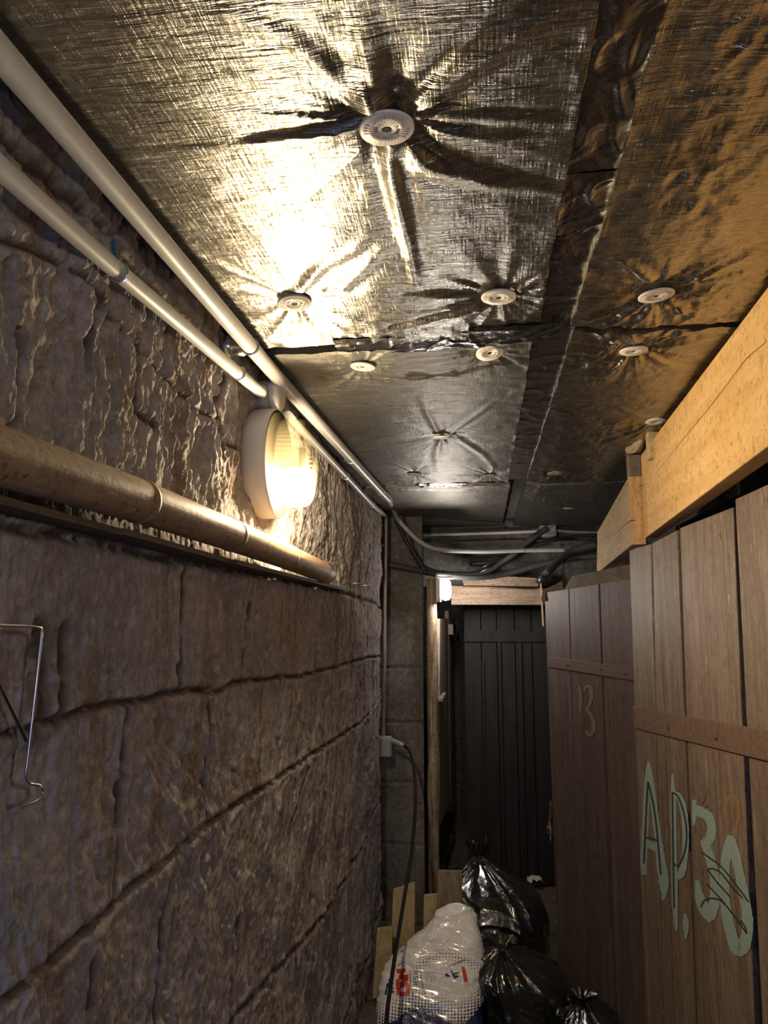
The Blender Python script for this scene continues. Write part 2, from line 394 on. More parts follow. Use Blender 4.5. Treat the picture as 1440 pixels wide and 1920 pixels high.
def rough_face(name, mat, P00, du, dv, nu, nv, amp, seed, joints=()):
    """vertical or level rough face; P00 corner, du and dv edge vectors"""
    P00, du, dv = map(np.array, (P00, du, dv)); nrm = np.cross(du, dv); nrm = nrm/np.linalg.norm(nrm); lu, lv = np.linalg.norm(du), np.linalg.norm(dv)
    U, V = np.meshgrid(np.linspace(0, 1, nu), np.linspace(0, 1, nv), indexing='ij')
    h = amp*(fbm(U*lu*6, V*lv*6, 5, seed)-.5)*2+amp*.6*ridge(U*lu*14, V*lv*3, seed+3)
    for kind, p in joints:
        d = (V*lv-p) if kind == 'v' else (U*lu-p)
        d = d+.012*(fbm(U*lu*8, V*lv*8, 2, seed+5)-.5)
        h = h-.014*np.exp(-(d/.007)**2)
    P = P00+U[..., None]*du+V[..., None]*dv+h[..., None]*nrm
    return MB().grid(P).build(name, mat, recalc=False)
# face that closes the niche where the first wall ends; the opening follows
struct(rough_face('wall_niche', M['stone2'], (-.95, 4.83, 0), (.570, 0, 0), (0, 0, 2.5), 90, 300, .010, 90, [('v', .45), ('v', .82), ('v', 1.18), ('v', 1.52), ('v', 1.9), ('v', 2.2)]), 'brownish block wall facing the corridor beside the grey vertical conduit')
struct(MB().box((-.95, 4.845, 0), (-.382, 4.93, 2.5)).build('wall_niche_core', M['dark_stone']))
struct(MB().box((-.95, 4.5, 0), (-.90, 4.9, 2.5)).build('wall_niche_side', M['dark_stone']))
# passage behind
struct(rough_face('wall_passage_end', M['dark_stone'], (-.8, 7.35, 0), (1.2, 0, 0), (0, 0, 2.5), 100, 200, .012, 93, [('v', .3), ('v', .7), ('v', 1.1), ('v', 1.5), ('v', 1.9), ('u', .55)]))
struct(MB().box((-.8, 4.9, 0), (-.62, 7.4, 2.5)).build('wall_passage_side', M['dark_stone']))
struct(MB().box((-.06, 5.68, 0), (1.2, 5.85, 2.5)).build('wall_behind_door', M['dark_stone']))
struct(rough_face('wall_above_lintel', M['dark_stone'], (-.62, 5.42, 2.06), (1.8, 0, 0), (0, 0, .46), 160, 50, .016, 95, [('v', .12), ('v', .3), ('u', .4), ('u', .8), ('u', 1.2)]), 'dark block downstand above the timber lintel, behind the conduits')
struct(MB().box((-.62, 5.44, 2.06), (1.2, 5.6, 2.52)).build('wall_above_lintel_core', M['dark_stone']))
struct(MB().box((.50, 5.45, 0), (1.2, 5.62, 2.1)).build('wall_far_side', M['dark_stone']))

# ================================================================== CEILING LINING
discs = [  # pixel, tilt, material, label
    (725, 222, 1.04, 'large pale fixing washer pulling foil into long radiating creases', 'grey'),
    (935, 551, 1.0, 'white fixing washer on grey foil beside the dark tape strip, below the creased sheet', 'white'),
    (552, 565, 1.0, 'shaded brownish fixing washer in the brightest glare of the foil above the lamp', 'grey'),
    (1230, 547, 1.0, 'white fixing washer in the gold-lit foil beyond the tape strip', 'white'),
    (918, 658, .95, 'crooked white fixing washer right at the foil seam by its shiny lapped edge', 'white'),
    (680, 682, .9, 'white fixing washer at the foil seam close to the ceiling conduit', 'white'),
    (1188, 653, .95, 'white fixing washer over star-shaped gold crumples of foil', 'white'),
    (828, 816, .9, 'lone small washer in the middle of the dark second foil sheet', 'white'),
    (1230, 790, .95, 'fixing washer above the short wood block on the pine board', 'white'),
    (777, 889, .9, 'small grey washer near the second seam, beside the conduit', 'grey'),
    (1040, 885, .9, 'small grey washer past the second seam of the dark foil, below the tape strip', 'grey'),
    (917, 892, .9, 'small grey washer at the second seam, between two others', 'grey'),
    (1066, 950, .9, 'dimmest far washer on the dark foil in front of the cable crossing', 'grey'),
]
DC = [on_z(d[0], d[1], CZ)[:2] for d in discs]
def crease(px): return [on_z(a, b, CZ)[:2] for a, b in px]
creases = [  # pixel lines, width, height (down positive)
    (crease([(725, 255), (735, 330), (752, 400), (770, 470), (780, 530)]), .012, .011),
    (crease([(745, 250), (790, 300), (880, 330), (1010, 350), (1050, 352)]), .016, .009),
    (crease([(680, 232), (560, 252), (420, 270), (200, 290)]), .007, .003),
    (crease([(780, 200), (860, 130), (960, 60), (1060, 0)]), .016, .009),
    (crease([(700, 190), (690, 90), (680, 0)]), .018, .010),
    (crease([(770, 215), (900, 215), (1080, 225)]), .010, .006),
    (crease([(690, 195), (620, 130), (540, 60), (440, 20)]), .014, .007),
    (crease([(560, 545), (600, 500), (660, 470), (690, 440)]), .012, .006),
    (crease([(640, 540), (690, 490), (735, 450)]), .014, .006),
    (crease([(900, 575), (830, 590), (760, 610), (690, 625)]), .012, .006),
    (crease([(975, 540), (1010, 515), (1038, 500)]), .010, .007),
    (crease([(1215, 520), (1190, 490), (1130, 470)]), .012, .008),
    (crease([(1210, 560), (1150, 600), (1090, 620)]), .012, .008),
]
creases += [(crease([(600, 704), (740, 708), (860, 700), (930, 682), (1025, 676)]), .005, .007), (crease([(720, 914), (780, 917), (860, 918), (930, 911), (962, 915)]), .010, .010),
            (crease([(828, 820), (818, 850), (822, 885)]), .014, .0035), (crease([(850, 815), (905, 850), (930, 880)]), .014, .004), (crease([(820, 808), (800, 770), (790, 740)]), .012, .0035), (crease([(845, 808), (900, 770), (940, 740)]), .012, .0035)]
def foil_h(X, Y):
    h = .007*(fbm(X*3.2, Y*3.2, 3, 101)-.5)*2
    h = h+.0016*(ridge(X*9+2*fbm(X*6, Y*6, 2, 104), Y*30, 103))
    crm = sstep(.22, .32, X)*(.35+.65*sstep(.45, .65, fbm(X*4, Y*3, 2, 180)))
    wx = X+.03*fbm(X*9, Y*9, 2, 181); wyy = Y+.03*fbm(X*9, Y*9, 2, 182)
    h = h+crm*1.35*(.0042*ridge(wx*15, wyy*11, 183)+.0030*ridge(wx*34, wyy*26, 184)+.0016*ridge(wx*70, wyy*60, 185))
    for i, (cx, cy) in enumerate(DC):
        dx, dy = X-cx, Y-cy; r = np.hypot(dx, dy)+1e-6; c, s = dx/r, dy/r
        k = (1.15 if i in (3, 6, 8) else .8 if i == 0 else .6)
        sw = r*2.0
        ang = ridge(c*3.4+i*7+sw*.8, s*3.4+3+sw*.5, 110+i)**2*1.2+.5*ridge(c*7+i, s*7+sw, 140+i)**2
        h = h-(.0035 if i == 0 else .0065)*np.exp(-(r/.07)**2)*k                                   # pulled up by the washer
        h = h+.0105*k*(ang-.45)*np.exp(-r/.16)*sstep(.022, .075, r)
    for pts, wd, hh in creases:
        D = np.full(X.shape, 9.0); T = np.zeros(X.shape); n = len(pts)-1
        for q in range(n):
            (x0, y0), (x1, y1) = pts[q], pts[q+1]; dx, dy = x1-x0, y1-y0
            t = np.clip(((X-x0)*dx+(Y-y0)*dy)/(dx*dx+dy*dy), 0, 1); d = np.hypot(X-x0-t*dx, Y-y0-t*dy)
            T = np.where(d < D, (q+t)/n, T); D = np.minimum(D, d)
        h = h+hh*np.exp(-(D/wd)**2)*(1-.75*T)-.4*hh*np.exp(-((D-2*wd)/wd)**2)*(1-T)
    return h
def foil_board(x0, x1, y0, y1, name='foil_board', seed=0, rag=.004, mat='foil'):
    nx = int((x1-x0)/.0042)+2; ny = max(30, int(math.log(max(y1, .3)/max(y0, .3))/.0042)+2)
    ys = np.geomspace(max(y0, .3), y1, ny); xs = np.linspace(x0, x1, nx)
    X, Y = np.meshgrid(xs, ys, indexing='ij')
    e = np.minimum(X-x0, x1-X); X = X+(rag*(fbm(Y*14, Y*0+seed, 3, 160)-.5)*2)*np.exp(-e/.02)*np.sign((x0+x1)/2-X)
    H = foil_h(X, Y)
    ed = np.minimum(np.minimum(X-x0, x1-X), np.minimum(Y-y0, y1-Y))
    H = H+.004*ridge(X*26, Y*26, 170+seed)*np.exp(-np.clip(ed, 0, 1)/.05)
    Z = CZ-H
    mb = MB().grid(np.stack([X, Y, Z], -1)[:, ::-1])
    # turned-up edges down to the board's thickness
    for edge in (np.stack([X[0], Y[0], Z[0]], -1), np.stack([X[-1], Y[-1], Z[-1]], -1), np.stack([X[:, 0], Y[:, 0], Z[:, 0]], -1), np.stack([X[:, -1], Y[:, -1], Z[:, -1]], -1)):
        b = edge.copy(); b[:, 2] = CZ+.022; mb.grid(np.stack([edge, b], 0))
    return mb.build(name, M[mat], recalc=False)
XL, XS0, XS1, XR = -.585, .140, .215, 1.13
tag(foil_board(XL, XS0, .3, 1.735, seed=1), 'big creased foil-faced insulation board above the bulkhead lamp, brightest in glare', 'insulation board', 'foil-faced ceiling boards')
tag(foil_board(XL, XS0-.006, 1.78, 3.66, seed=2, mat='foil_dim'), 'dark foil-faced board between the two cross seams with one lone washer', 'insulation board', 'foil-faced ceiling boards')
tag(foil_board(XL, XS0+.01, 3.70, 5.38, seed=3, mat='foil_dim'), 'darkest foil-faced board ending at the far cables', 'insulation board', 'foil-faced ceiling boards')
tag(foil_board(XS1, XR, .3, 1.70, seed=4), 'gold-lit crumpled foil-faced board above the pine board', 'insulation board', 'foil-faced ceiling boards')
tag(foil_board(XS1+.01, XR, 1.735, 3.66, seed=5), 'foil-faced board with gold crumples under two washers by the wood block', 'insulation board', 'foil-faced ceiling boards')
tag(foil_board(XS1+.01, XR, 3.70, 5.38, seed=6, mat='foil_dim'), 'dark foil-faced board over the brown doors near the cables', 'insulation board', 'foil-faced ceiling boards')
def tape(x0, x1, y0, y1, z, label, seed, amp=.006):
    nx = int((x1-x0)/.004)+2; ny = int((y1-y0)/.006)+2
    X, Y = np.meshgrid(np.linspace(x0, x1, nx), np.linspace(y0, y1, ny), indexing='ij')
    H = amp*(fbm(X*16, Y*16, 3, seed)-.3)+amp*.7*ridge(X*22+3*fbm(X*9, Y*9, 2, seed+4), Y*14, seed+9)**3
    mb = MB().grid(np.stack([X, Y, z-H], -1)[:, ::-1])
    t = MB(); P = np.stack([X, Y, z-H+.0012], -1); mb.grid(P)
    return tag(mb.build('foil_tape', M['tape'], recalc=False), label, 'tape', 'shiny tape over the foil seams')
tape(.118, .238, .35, 1.17, CZ+.004, 'wide crinkled shiny tape strip between foil boards, blistered at its end', 200, .005)
tape(.122, .226, 1.09, 1.27, CZ+.0025, 'short shiny tape patch joining two lengths of the tape strip', 210, .005)
tape(.126, .228, 1.20, 3.62, CZ+.005, 'long dark tape strip between foil boards running towards the far cables', 220, .003)
tape(-.35, .02, 1.70, 1.80, CZ-.003, 'crumpled tape across the first foil seam near the conduit washer', 230, .005)
tape(-.02, .19, 1.66, 1.755, CZ-.006, 'crumpled dark tape across the first foil seam where it meets the long strip', 240, .006)
tape(-.32, .12, 3.64, 3.74, CZ-.003, 'tape across the second foil seam beyond the small washers', 250, .006)
def disc_proto():
    R = .0365
    root = thing('fixing_washer', (0, 0, 0), discs[0][3], 'washer', 'insulation fixing washers')
    mb = MB().lathe([(.0062, -.0), (.0064, .0035), (.0085, .0044), (.017, .0042), (.0175, .0046), (.026, .0046), (.0265, .0042), (.0345, .0040), (R, .0030), (R, .0)][::-1], (0, 0, 0), (0, 0, -1), 48)
    mb.build('rim', M['white'], root)
    MB().lathe([(.0064, -.004), (.0064, .0026), (.003, .0032), (.0005, .0028)], (0, 0, 0), (0, 0, -1), 20).build('screw_hole', M['dark'], root)
    em = MB()
    for k in range(30):
        if k % 8 < 4:
            for rr in (.014, .0215):
                th = 2*math.pi*k/30; c = Vector((math.cos(th)*rr, math.sin(th)*rr, -.0052)); em.lathe([(.0013, 0), (.0010, .0006)], c, (0, 0, -1), 6)
        else:
            th = 2*math.pi*k/30; d = Vector((math.cos(th), math.sin(th), 0)); em.tube([d*.0125+Vector((0, 0, -.0046)), d*.031+Vector((0, 0, -.0046))], .00035, 4)
    em.build('embossing', M['disc_grey'], root)
    return root
def copy_tree(o, parent=None):
    c = o.copy(); COL.objects.link(c); c.parent = parent
    for ch in [x for x in bpy.data.objects if x.parent == o and x != c]: copy_tree(ch, c)
    return c
dp = disc_proto(); rnd = random.Random(3); DISC = []
for i, (px, py, k, lab, mt) in enumerate(discs):
    o = dp if i == 0 else copy_tree(dp)
    x, y = DC[i]; h = float(foil_h(np.array([[x]]), np.array([[y]]))[0, 0])
    ring = [float(foil_h(np.array([[x+.03*math.cos(a)]]), np.array([[y+.03*math.sin(a)]]))[0, 0]) for a in (0, 1.57, 3.14, 4.71)]
    o.location = (x, y, CZ-max(ring+[h])-(.0006 if i == 0 else .0045)); o.rotation_euler = (rnd.uniform(-.1, .06), rnd.uniform(-.06, .06), rnd.uniform(0, 6))
    if i == 4: o.rotation_euler = (-.22, .14, 1)
    o.scale = (k, k, 1); tag(o, lab)
    if mt == 'grey':
        for ch in o.children:
            if ch.name.startswith('rim'):
                ch.data = ch.data.copy(); ch.data.materials[0] = M['disc_grey'] if i != 0 else M['white']

# ================================================================== CONDUITS ON THE STONE WALL
XC = -.562
up = [on_z(px, py, CZ-.036) for px, py in [(0, 100), (235, 375), (470, 650), (560, 752), (660, 862), (715, 922)]]
up = [up[0]+(up[0]-up[1])*2.2]+up
endA = [on_z(729, 936, CZ-.036), on_y(735, 949, 4.45), on_y(745, 972, 4.70), on_y(762, 992, 4.73), on_y(788, 1016, 4.76), on_y(822, 1030, 4.82), on_y(900, 1034, 4.98), on_y(980, 1032, 5.12), on_y(1062, 1031, 5.2)]
cdt = thing('ceiling_conduit', up[1], 'thicker pale grey plastic conduit running along the ceiling edge', 'conduit')
MB().tube(spline(up+[on_z(729, 936, CZ-.036)], 8), .0185, 16).build('pipe', M['grey_pvc'], cdt)
cdf = thing('bent_conduit', endA[4], 'grey conduit bending out of the ceiling corner and crossing the far wall on two clips', 'conduit')
MB().tube(spline(endA, 10), .0150, 16).build('pipe', M['grey_pvc'], cdf)
def saddle(parent, c, axis, r, name='pipe_clip'):
    mb = MB(); ax = Vector(axis).normalized(); a = ax.cross(Vector((0, 0, 1))).normalized(); b = ax.cross(a)
    pts = [Vector(c)+(a*math.cos(t)+b*math.sin(t))*(r+.0015) for t in np.linspace(-2.6, 2.6, 18)]
    mb.tube(pts, .0022, 6)
    mb.tube([pts[0], pts[0]+(pts[0]-pts[1]).normalized()*.014], .0022, 6); mb.tube([pts[-1], pts[-1]+(pts[-1]-pts[-2]).normalized()*.014], .0022, 6)
    return mb.build(name, M['steel'], parent)
def axis_of(a, b): return np.array(b)-np.array(a)
for px, py in [(470, 650), (657, 860), (714, 921)]: saddle(cdt, on_z(px, py, CZ-.036), axis_of(up[1], up[3]), .0185)
for px, yy in ((820, 4.82), (981, 5.12)): saddle(cdf, on_y(px, 1031, yy), (1, .4, 0), .0155)
lo = [on_x(px, py, XC) for px, py in [(0, 315), (110, 412), (220, 508), (350, 618), (490, 737)]]
lo = [lo[0]+(lo[0]-lo[1])*3]+lo
cl = thing('wall_conduit', lo[1], 'thinner pale grey conduit on the stone wall leading into the round junction box', 'conduit')
MB().tube(spline(lo, 6), .0145, 16).build('pipe', M['grey_pvc'], cl)
for px, py in [(222, 510), (447, 700)]: saddle(cl, on_x(px, py, XC), axis_of(lo[1], lo[3]), .0145)
lo2 = [on_x(px, py, XC-.01) for px, py in [(540, 778), (600, 842), (655, 900), (700, 948)]]+[on_y(724, 968, 4.62)]
cl2 = thing('wall_conduit', lo2[0], 'thin grey conduit continuing from the round junction box behind the lamp to the corner', 'conduit')
MB().tube(spline(lo2, 6), .0135, 12).build('pipe', M['grey_pvc'], cl2)
for px, py in [(648, 893), (698, 946)]: saddle(cl2, on_x(px, py, XC-.008), axis_of(lo2[0], lo2[2]), .0135)
# anchor stub where the thick conduit is held off the wall
a0 = on_x(440, 650, -.575); a1 = a0+np.array([.05, .02, 0])
an = thing('wall_anchor', a0, 'shiny dark metal anchor stub between the two conduits above the lamp', 'wall anchor')
MB().lathe([(.029, -.02), (.030, .0), (.027, .005), (.024, .008), (.024, .032), (.018, .040), (.004, .042)], a0+np.array([-.012, 0, 0]), (1, .25, .1), 24).build('sleeve', M['steel'], an)
MB().tube([a0+np.array([.02, 0, 0]), a0+np.array([.04, .03, .01])], .003, 8).build('bolt', M['steel'], an)
# blue plug
bp = [on_x(213, 450, -.575), on_x(216, 478, -.578), on_x(222, 500, -.575)]
mbp = MB().tube(bp, .0035, 8)
for k in range(9):
    c = bp[0]*(1-k/9)+bp[2]*(k/9); mbp.lathe([(.0048, 0), (.0048, .0012)], c, bp[2]-bp[0], 8)
tag(mbp.build('wall_plug', M['blue_plug']), 'small ribbed blue plastic plug sticking up behind the thin conduit clip', 'wall plug')
# round junction box
jb = on_x(486, 741, WX+.005)
J = thing('junction_box', jb, 'round grey junction box on the stone wall directly above the lamp', 'junction box')
jc = np.array([WX-.01, jb[1], jb[2]])
MB().lathe([(.042, 0), (.042, .046), (.040, .048), (.040, .051), (.043, .053)], jc, (1, 0, 0), 40).build('body', M['grey_pvc'], J)
MB().lathe([(.0435, .053), (.0445, .056), (.0440, .074), (.041, .078), (.0005, .079)], jc, (1, 0, 0), 40).build('lid', M['white'], J)
MB().lathe([(.022, -.001), (.020, .006), (.016, .010), (.013, .012)], jc+np.array([.03, -.040, 0]), (0, -1, 0), 20).build('cable_entry', M['grey_pvc'], J)

# ================================================================== BULKHEAD LAMP
LY, LZ = 1.94, 2.235
lc = np.array([WX+.012, LY, LZ]); RB = .150
BL = thing('bulkhead_lamp', (WX, LY, LZ), 'lit round bulkhead lamp with ribbed clear glass on the stone wall', 'lamp')
tbase = NT('lamp_housing'); tb = tbase.out((.62, .61, .60), .45)
MB().lathe([(RB-.004, -.02), (RB, .0), (RB, .043), (RB-.004, .048), (RB-.005, .0485)], lc, (1, 0, 0), 72).build('housing', tb, BL)
trf = NT('amber_reflector'); MB().lathe([(RB-.005, .0486), (RB-.014, .048), (RB-.0145, .040), (.06, .034), (.001, .032)], lc, (1, 0, 0), 72).build('reflector', trf.out((.016, .012, .0060), .7, spec=.02), BL)
tg = NT('ribbed_glass'); g = tg.n
n1 = tg.noise(sc_=40, det=3)
tr = g.new('ShaderNodeBsdfTransparent'); tr.inputs[0].default_value = (1.0, .97, .88, 1)
tl = g.new('ShaderNodeBsdfTranslucent'); tl.inputs[0].default_value = (.70, .56, .30, 1)
gl = g.new('ShaderNodeBsdfGlossy'); gl.inputs['Roughness'].default_value = .25
m1 = g.new('ShaderNodeMixShader'); m1.inputs[0].default_value = .045
tg.link(tr.outputs[0], m1.inputs[1]); tg.link(tl.outputs[0], m1.inputs[2])
m2 = g.new('ShaderNodeMixShader'); fr = g.new('ShaderNodeFresnel'); fr.inputs[0].default_value = 1.45
m2.inputs[0].default_value = .004; tg.link(m1.outputs[0], m2.inputs[1]); tg.link(gl.outputs[0], m2.inputs[2])
tg.link(m2.outputs[0], g['Material Output'].inputs[0])
# glass: flange, drum with vertical flutes, front with concentric ribs
def glass_mesh():
    n = 240; prof = [(RB-.010, .047), (RB-.012, .056), (RB-.026, .066)]
    prof += [(RB-.030-.002*k/8, .068+.048*k/8) for k in range(9)]
    prof += [(RB-.034, .122), (RB-.040, .127)]
    for k in range(26):
        r = RB-.042-(RB-.042)*k/26; prof.append((max(r, .001), .128+.006*(k/26)**1.2+(.0012 if k % 2 else 0)))
    vs = []; fs = []
    for i, (r, h) in enumerate(prof):
        for k in range(n):
            th = 2*math.pi*k/n; rr = r+(.0009*(1 if k % 4 < 2 else -1) if 3 <= i <= 11 else 0)
            vs.append((lc[0]+h, lc[1]+rr*math.cos(th), lc[2]+rr*math.sin(th)))
    for i in range(len(prof)-1):
        for k in range(n): fs.append((i*n+k, i*n+(k+1) % n, (i+1)*n+(k+1) % n, (i+1)*n+k))
    return MB().add(vs, fs, True)
glass_mesh().build('glass_cover', tg.m, BL)
def emit(name, col, s):
    t = NT(name); e = t.n.new('ShaderNodeEmission'); e.inputs[0].default_value = (*col, 1); e.inputs[1].default_value = s
    t.link(e.outputs[0], t.n['Material Output'].inputs[0]); return t.m
bc = lc+np.array([.096, .008, -.045])
blb = MB().lathe([(.012, -.062), (.014, -.050), (.026, -.032), (.031, -.010), (.030, .010), (.022, .026), (.008, .034), (.001, .035)][::-1], bc+np.array([0, 0, -.006]), (0, 0, 1), 32)
BULB = blb.build('bulb', emit('bulb_glow', NEAR_COL, NEAR_LAMP), BL)
MB().lathe([(.034, -.008), (.036, -.004), (.034, .004), (.020, .010), (.020, .055)], bc+np.array([0, 0, .032]), (0, 0, 1), 24).build('bulb_socket', M['white'], BULB)  # socket cup flared wide, shaped to block bulb light towards the foil

# unseen fill lamp added behind the viewer, copied from the wall lamp
FILL = copy_tree(BL); FILL.location = (.79, -.55, 2.05); FILL.rotation_euler = (0, 0, math.pi); tag(FILL, 'added unseen fill lamp behind the viewer, copy of the round bulkhead lamp')
REARM = emit('rear_fill_bulb_glow', REAR_COL, REAR_FILL)
for ch in FILL.children:
    if ch.name.startswith('bulb') and 'socket' not in ch.name: ch.data = ch.data.copy(); ch.data.materials[0] = REARM

# ================================================================== POLE, LATH, HOOK ON THE STONE WALL
pp = [on_x(px, py, -.545) for px, py in [(0, 856), (262, 940), (435, 1004), (540, 1045), (612, 1075)]]
pd = (pp[4]-pp[0]); pp[0] = pp[0]-(pp[1]-pp[0])*1.6
P0 = thing('wooden_pole', pp[2], 'thick tan bamboo-like pole with ring joints lying along the stone wall under the lamp', 'pole')
def lerp_poly(pts, n):
    out = []
    for a, b in zip(pts[:-1], pts[1:]):
        for k in range(n): out.append(a+(b-a)*k/n)
    out.append(pts[-1]); return out
MB().tube(lerp_poly(pp, 6), .0350, 32).build('shaft', M['bamboo'], P0)
for q, rr in ((1, .0368), (2, .0366), (3, .0360)):
    c = pp[q]; d = (pp[q]-pp[q-1]); d = d/np.linalg.norm(d)
    MB().lathe([(.0345, -.010), (rr, -.003), (rr, .003), (.0345, .004)], c, d, 32).build('ring_joint', M['bamboo'], P0)
d = (pp[4]-pp[3])/np.linalg.norm(pp[4]-pp[3])
MB().lathe([(.0355, -.002), (.0355, .006), (.028, .007), (.027, -.02), (.001, -.021)], pp[4], d, 24).build('open_end', M['lath'], P0)
rr = random.Random(2)
for k in range(4):
    sp = MB(); a = pp[4]+np.array([rr.uniform(-.01, .02), -.01-.05*k, .028]); sp.tube([a, a+np.array([rr.uniform(0, .01), rr.uniform(.0, .03), rr.uniform(.01, .03)])], [.0018, .0003], 5)
    sp.build('splinter', M['bamboo'], P0)
lp = [on_x(px, py, -.575) for px, py in [(0, 955), (200, 1003), (420, 1058), (640, 1108)]]; lp[0] = lp[0]-(lp[1]-lp[0])*1.2
lm = MB()
for a, b in zip(lp[:-1], lp[1:]):
    lm.slab([a+np.array([-.03, 0, 0]), a+np.array([.03, 0, 0]), b+np.array([.022, 0, 0]), b+np.array([-.03, 0, 0])], (0, 0, .010))
tag(lm.build('wooden_lath', M['lath']), 'thin dark wooden lath on the stone wall just below the bamboo-like pole', 'lath')
nl = MB().tube([on_x(636, 1096, -.60), on_x(678, 1093, -.54)], .0016, 6)
tag(nl.build('nail', M['steel']), 'long thin nail sticking out of the stone wall past the end of the lath', 'nail', 'nails past the lath')
nl = MB().tube([on_x(660, 1099, -.60), on_x(696, 1097, -.54)], .0014, 6)
tag(nl.build('nail', M['steel']), 'second, slightly lower thin nail behind the first, past the lath end', 'nail', 'nails past the lath')
hk = [on_x(px, py, -.545) for px, py in [(-60, 1170), (-10, 1172), (60, 1174)]]+[on_x(px, py, -.54) for px, py in [(77, 1178), (78, 1190), (66, 1300), (50, 1440), (48, 1460), (56, 1470), (72, 1472), (81, 1480), (80, 1492), (66, 1503), (38, 1514)]]
H0 = thing('wire_hanger', hk[6], 'bent shiny wire bracket with hooked lower end on the stone wall below the pole', 'wire bracket')
MB().tube(lerp_poly(hk[:3], 3)+hk[3:], .0019, 8).build('wire', M['steel'], H0)
MB().tube([on_x(-60, 1180, -.575), on_x(0, 1285, -.572), on_x(50, 1390, -.545)], .0019, 8).build('brace', M['black_rubber'], H0)

# ================================================================== VERTICAL CONDUIT, SOCKET, CABLE
vc0, vc1 = on_y(724, 972, 4.58), on_y(719, 1384, 4.58)
V = thing('vertical_conduit', vc1, 'slim vertical grey conduit dropping from the ceiling corner to the socket box', 'conduit')
MB().tube([vc0, vc1], .0105, 12).build('pipe', M['grey_box'], V)
for py in (1023, 1293):
    c = on_y(721, py, 4.60); MB().box(c+np.array([-.03, -.012, -.008]), c+np.array([.0, .012, .008])).build('pipe_clip', M['grey_box'], V)
s0, s1 = on_y(709, 1418, 4.56), on_y(733, 1382, 4.56)
S = thing('socket_box', (s0+s1)/2, 'small square grey socket box at the foot of the vertical conduit', 'socket box')
MB().box((s0[0], 4.54, s0[2]), (s1[0], 4.61, s1[2])).build('box', M['grey_box'], S, bevel=.004)
MB().box((s0[0]+.006, 4.536, s0[2]+.006), (s1[0]-.006, 4.541, s1[2]-.006)).build('cover', M['grey_box'], S, bevel=.002)
pl0, pl1 = on_y(735, 1388, 4.56), on_y(758, 1398, 4.50)
K = thing('power_cable', pl0, 'black power cable plugged into the grey socket box and hanging over the white sack', 'cable')
MB().tube([pl0-np.array([.01, 0, 0]), pl0, pl0*.4+pl1*.6, pl1], [.009, .0135, .013, .008], 12).build('plug', M['grey_box'], K)
cb = [pl1, on_y(768, 1408, 4.45), on_y(776, 1440, 4.35), on_y(779, 1490, 4.2), on_y(777, 1545, 4.05), on_y(770, 1610, 3.85), on_y(757, 1690, 3.6), on_y(741, 1790, 3.32), on_y(728, 1880, 3.1), on_y(722, 1935, 3.02), on_y(712, 2010, 2.95)]
cb.append(np.array([cb[-1][0], 2.9, .012])); cb.append(np.array([-.35, 2.7, .010]))
MB().tube(spline(cb, 8), .0084, 10).build('cord', M['cord'], K)

# ================================================================== FAR OPENING: POST, LEAF, LAMP, LINTEL
po = on_y(814, 1700, 4.78)
PX = po[0]
nz = 260; n = 20; Zs = np.linspace(.0, 2.08, nz); Th = np.linspace(0, 2*math.pi, n+1)
ZZ, TT = np.meshgrid(Zs, Th, indexing='ij')
R = .034+.004*(fbm(TT*1.1+0*ZZ, ZZ*5, 4, 300)-.5)*2+.005*ridge(np.cos(TT)*4, ZZ*5, 303)**2
R[:, -1] = R[:, 0]
post = MB().grid(np.stack([PX+R*np.cos(TT)*.95, 4.80+R*np.sin(TT), ZZ], -1)); post.f.append(tuple((nz-1)*(n+1)+k for k in range(n))); post.smooth.append(False)
tag(post.build('wooden_post', M['post_wood'], recalc=False), 'rough pale bark-stripped post under the far lamp', 'post')
LF = VPlane((-.285, 4.86), (-.255, 6.25))
L0 = thing('wooden_leaf', LF.pt(.5, .3), 'narrow grey boarded door leaf with broken lower edge behind the rough post', 'door leaf')
def leaf_poly(pix): return [LF.pt(*LF.uv(*p)) for p in pix]
MB().slab(leaf_poly([(825, 1160), (840, 1160), (844, 1505), (838, 1520), (830, 1535), (824, 1552)]), LF.n*-.02).build('board', M['frame_wood'], L0)
MB().slab(leaf_poly([(841, 1145), (847, 1145), (852, 1520), (847, 1524), (845, 1505)]), LF.n*-.03).build('edge_strip', M['post_wood'], L0)
for px0, py0, px1, py1 in ((822, 1298, 831, 1316), (841, 1170, 851, 1190)):
    a = LF.pt(*LF.uv(px0, py1)); b = LF.pt(*LF.uv(px1, py0)); MB().box((min(a[0], b[0])-.02, min(a[1], b[1]), min(a[2], b[2])), (max(a[0], b[0])+.02, max(a[1], b[1]), max(a[2], b[2]))).build('latch_block', M['frame_wood'], L0, bevel=.003)
fl0 = on_y(834, 1106, 4.70)
FL = thing('bulkhead_lamp', fl0, 'small glaring white lamp on the rough post at the far end of the corridor', 'lamp')
MB().box((fl0[0]-.054, 4.66, fl0[2]-.075), (fl0[0]-.026, 4.775, fl0[2]+.07)).build('housing', M['white'], FL, bevel=.005)
MB().box((fl0[0]-.054, 4.65, fl0[2]+.071), (fl0[0]+.05, 4.775, fl0[2]+.081)).build('added_glare_cap', M['white'], FL, bevel=.003)  # overhanging cover added to keep the lamp's light off the foil
MB().lathe([(.001, -.066), (.020, -.062), (.030, -.045), (.033, 0), (.030, .045), (.020, .062), (.001, .066)], fl0+np.array([.006, .01, 0]), (0, 0, 1), 24, sx=1.0).build('glass_cover', emit('far_lamp_glow', FAR_COL, FAR_LAMP), FL)
a, b = on_y(846, 1134, 5.16), on_y(1024, 1100, 5.16)
LT = thing('lintel_board', (0, 5.16, a[2]), 'weathered wooden lintel across the far doorway next to the lamp', 'lintel')
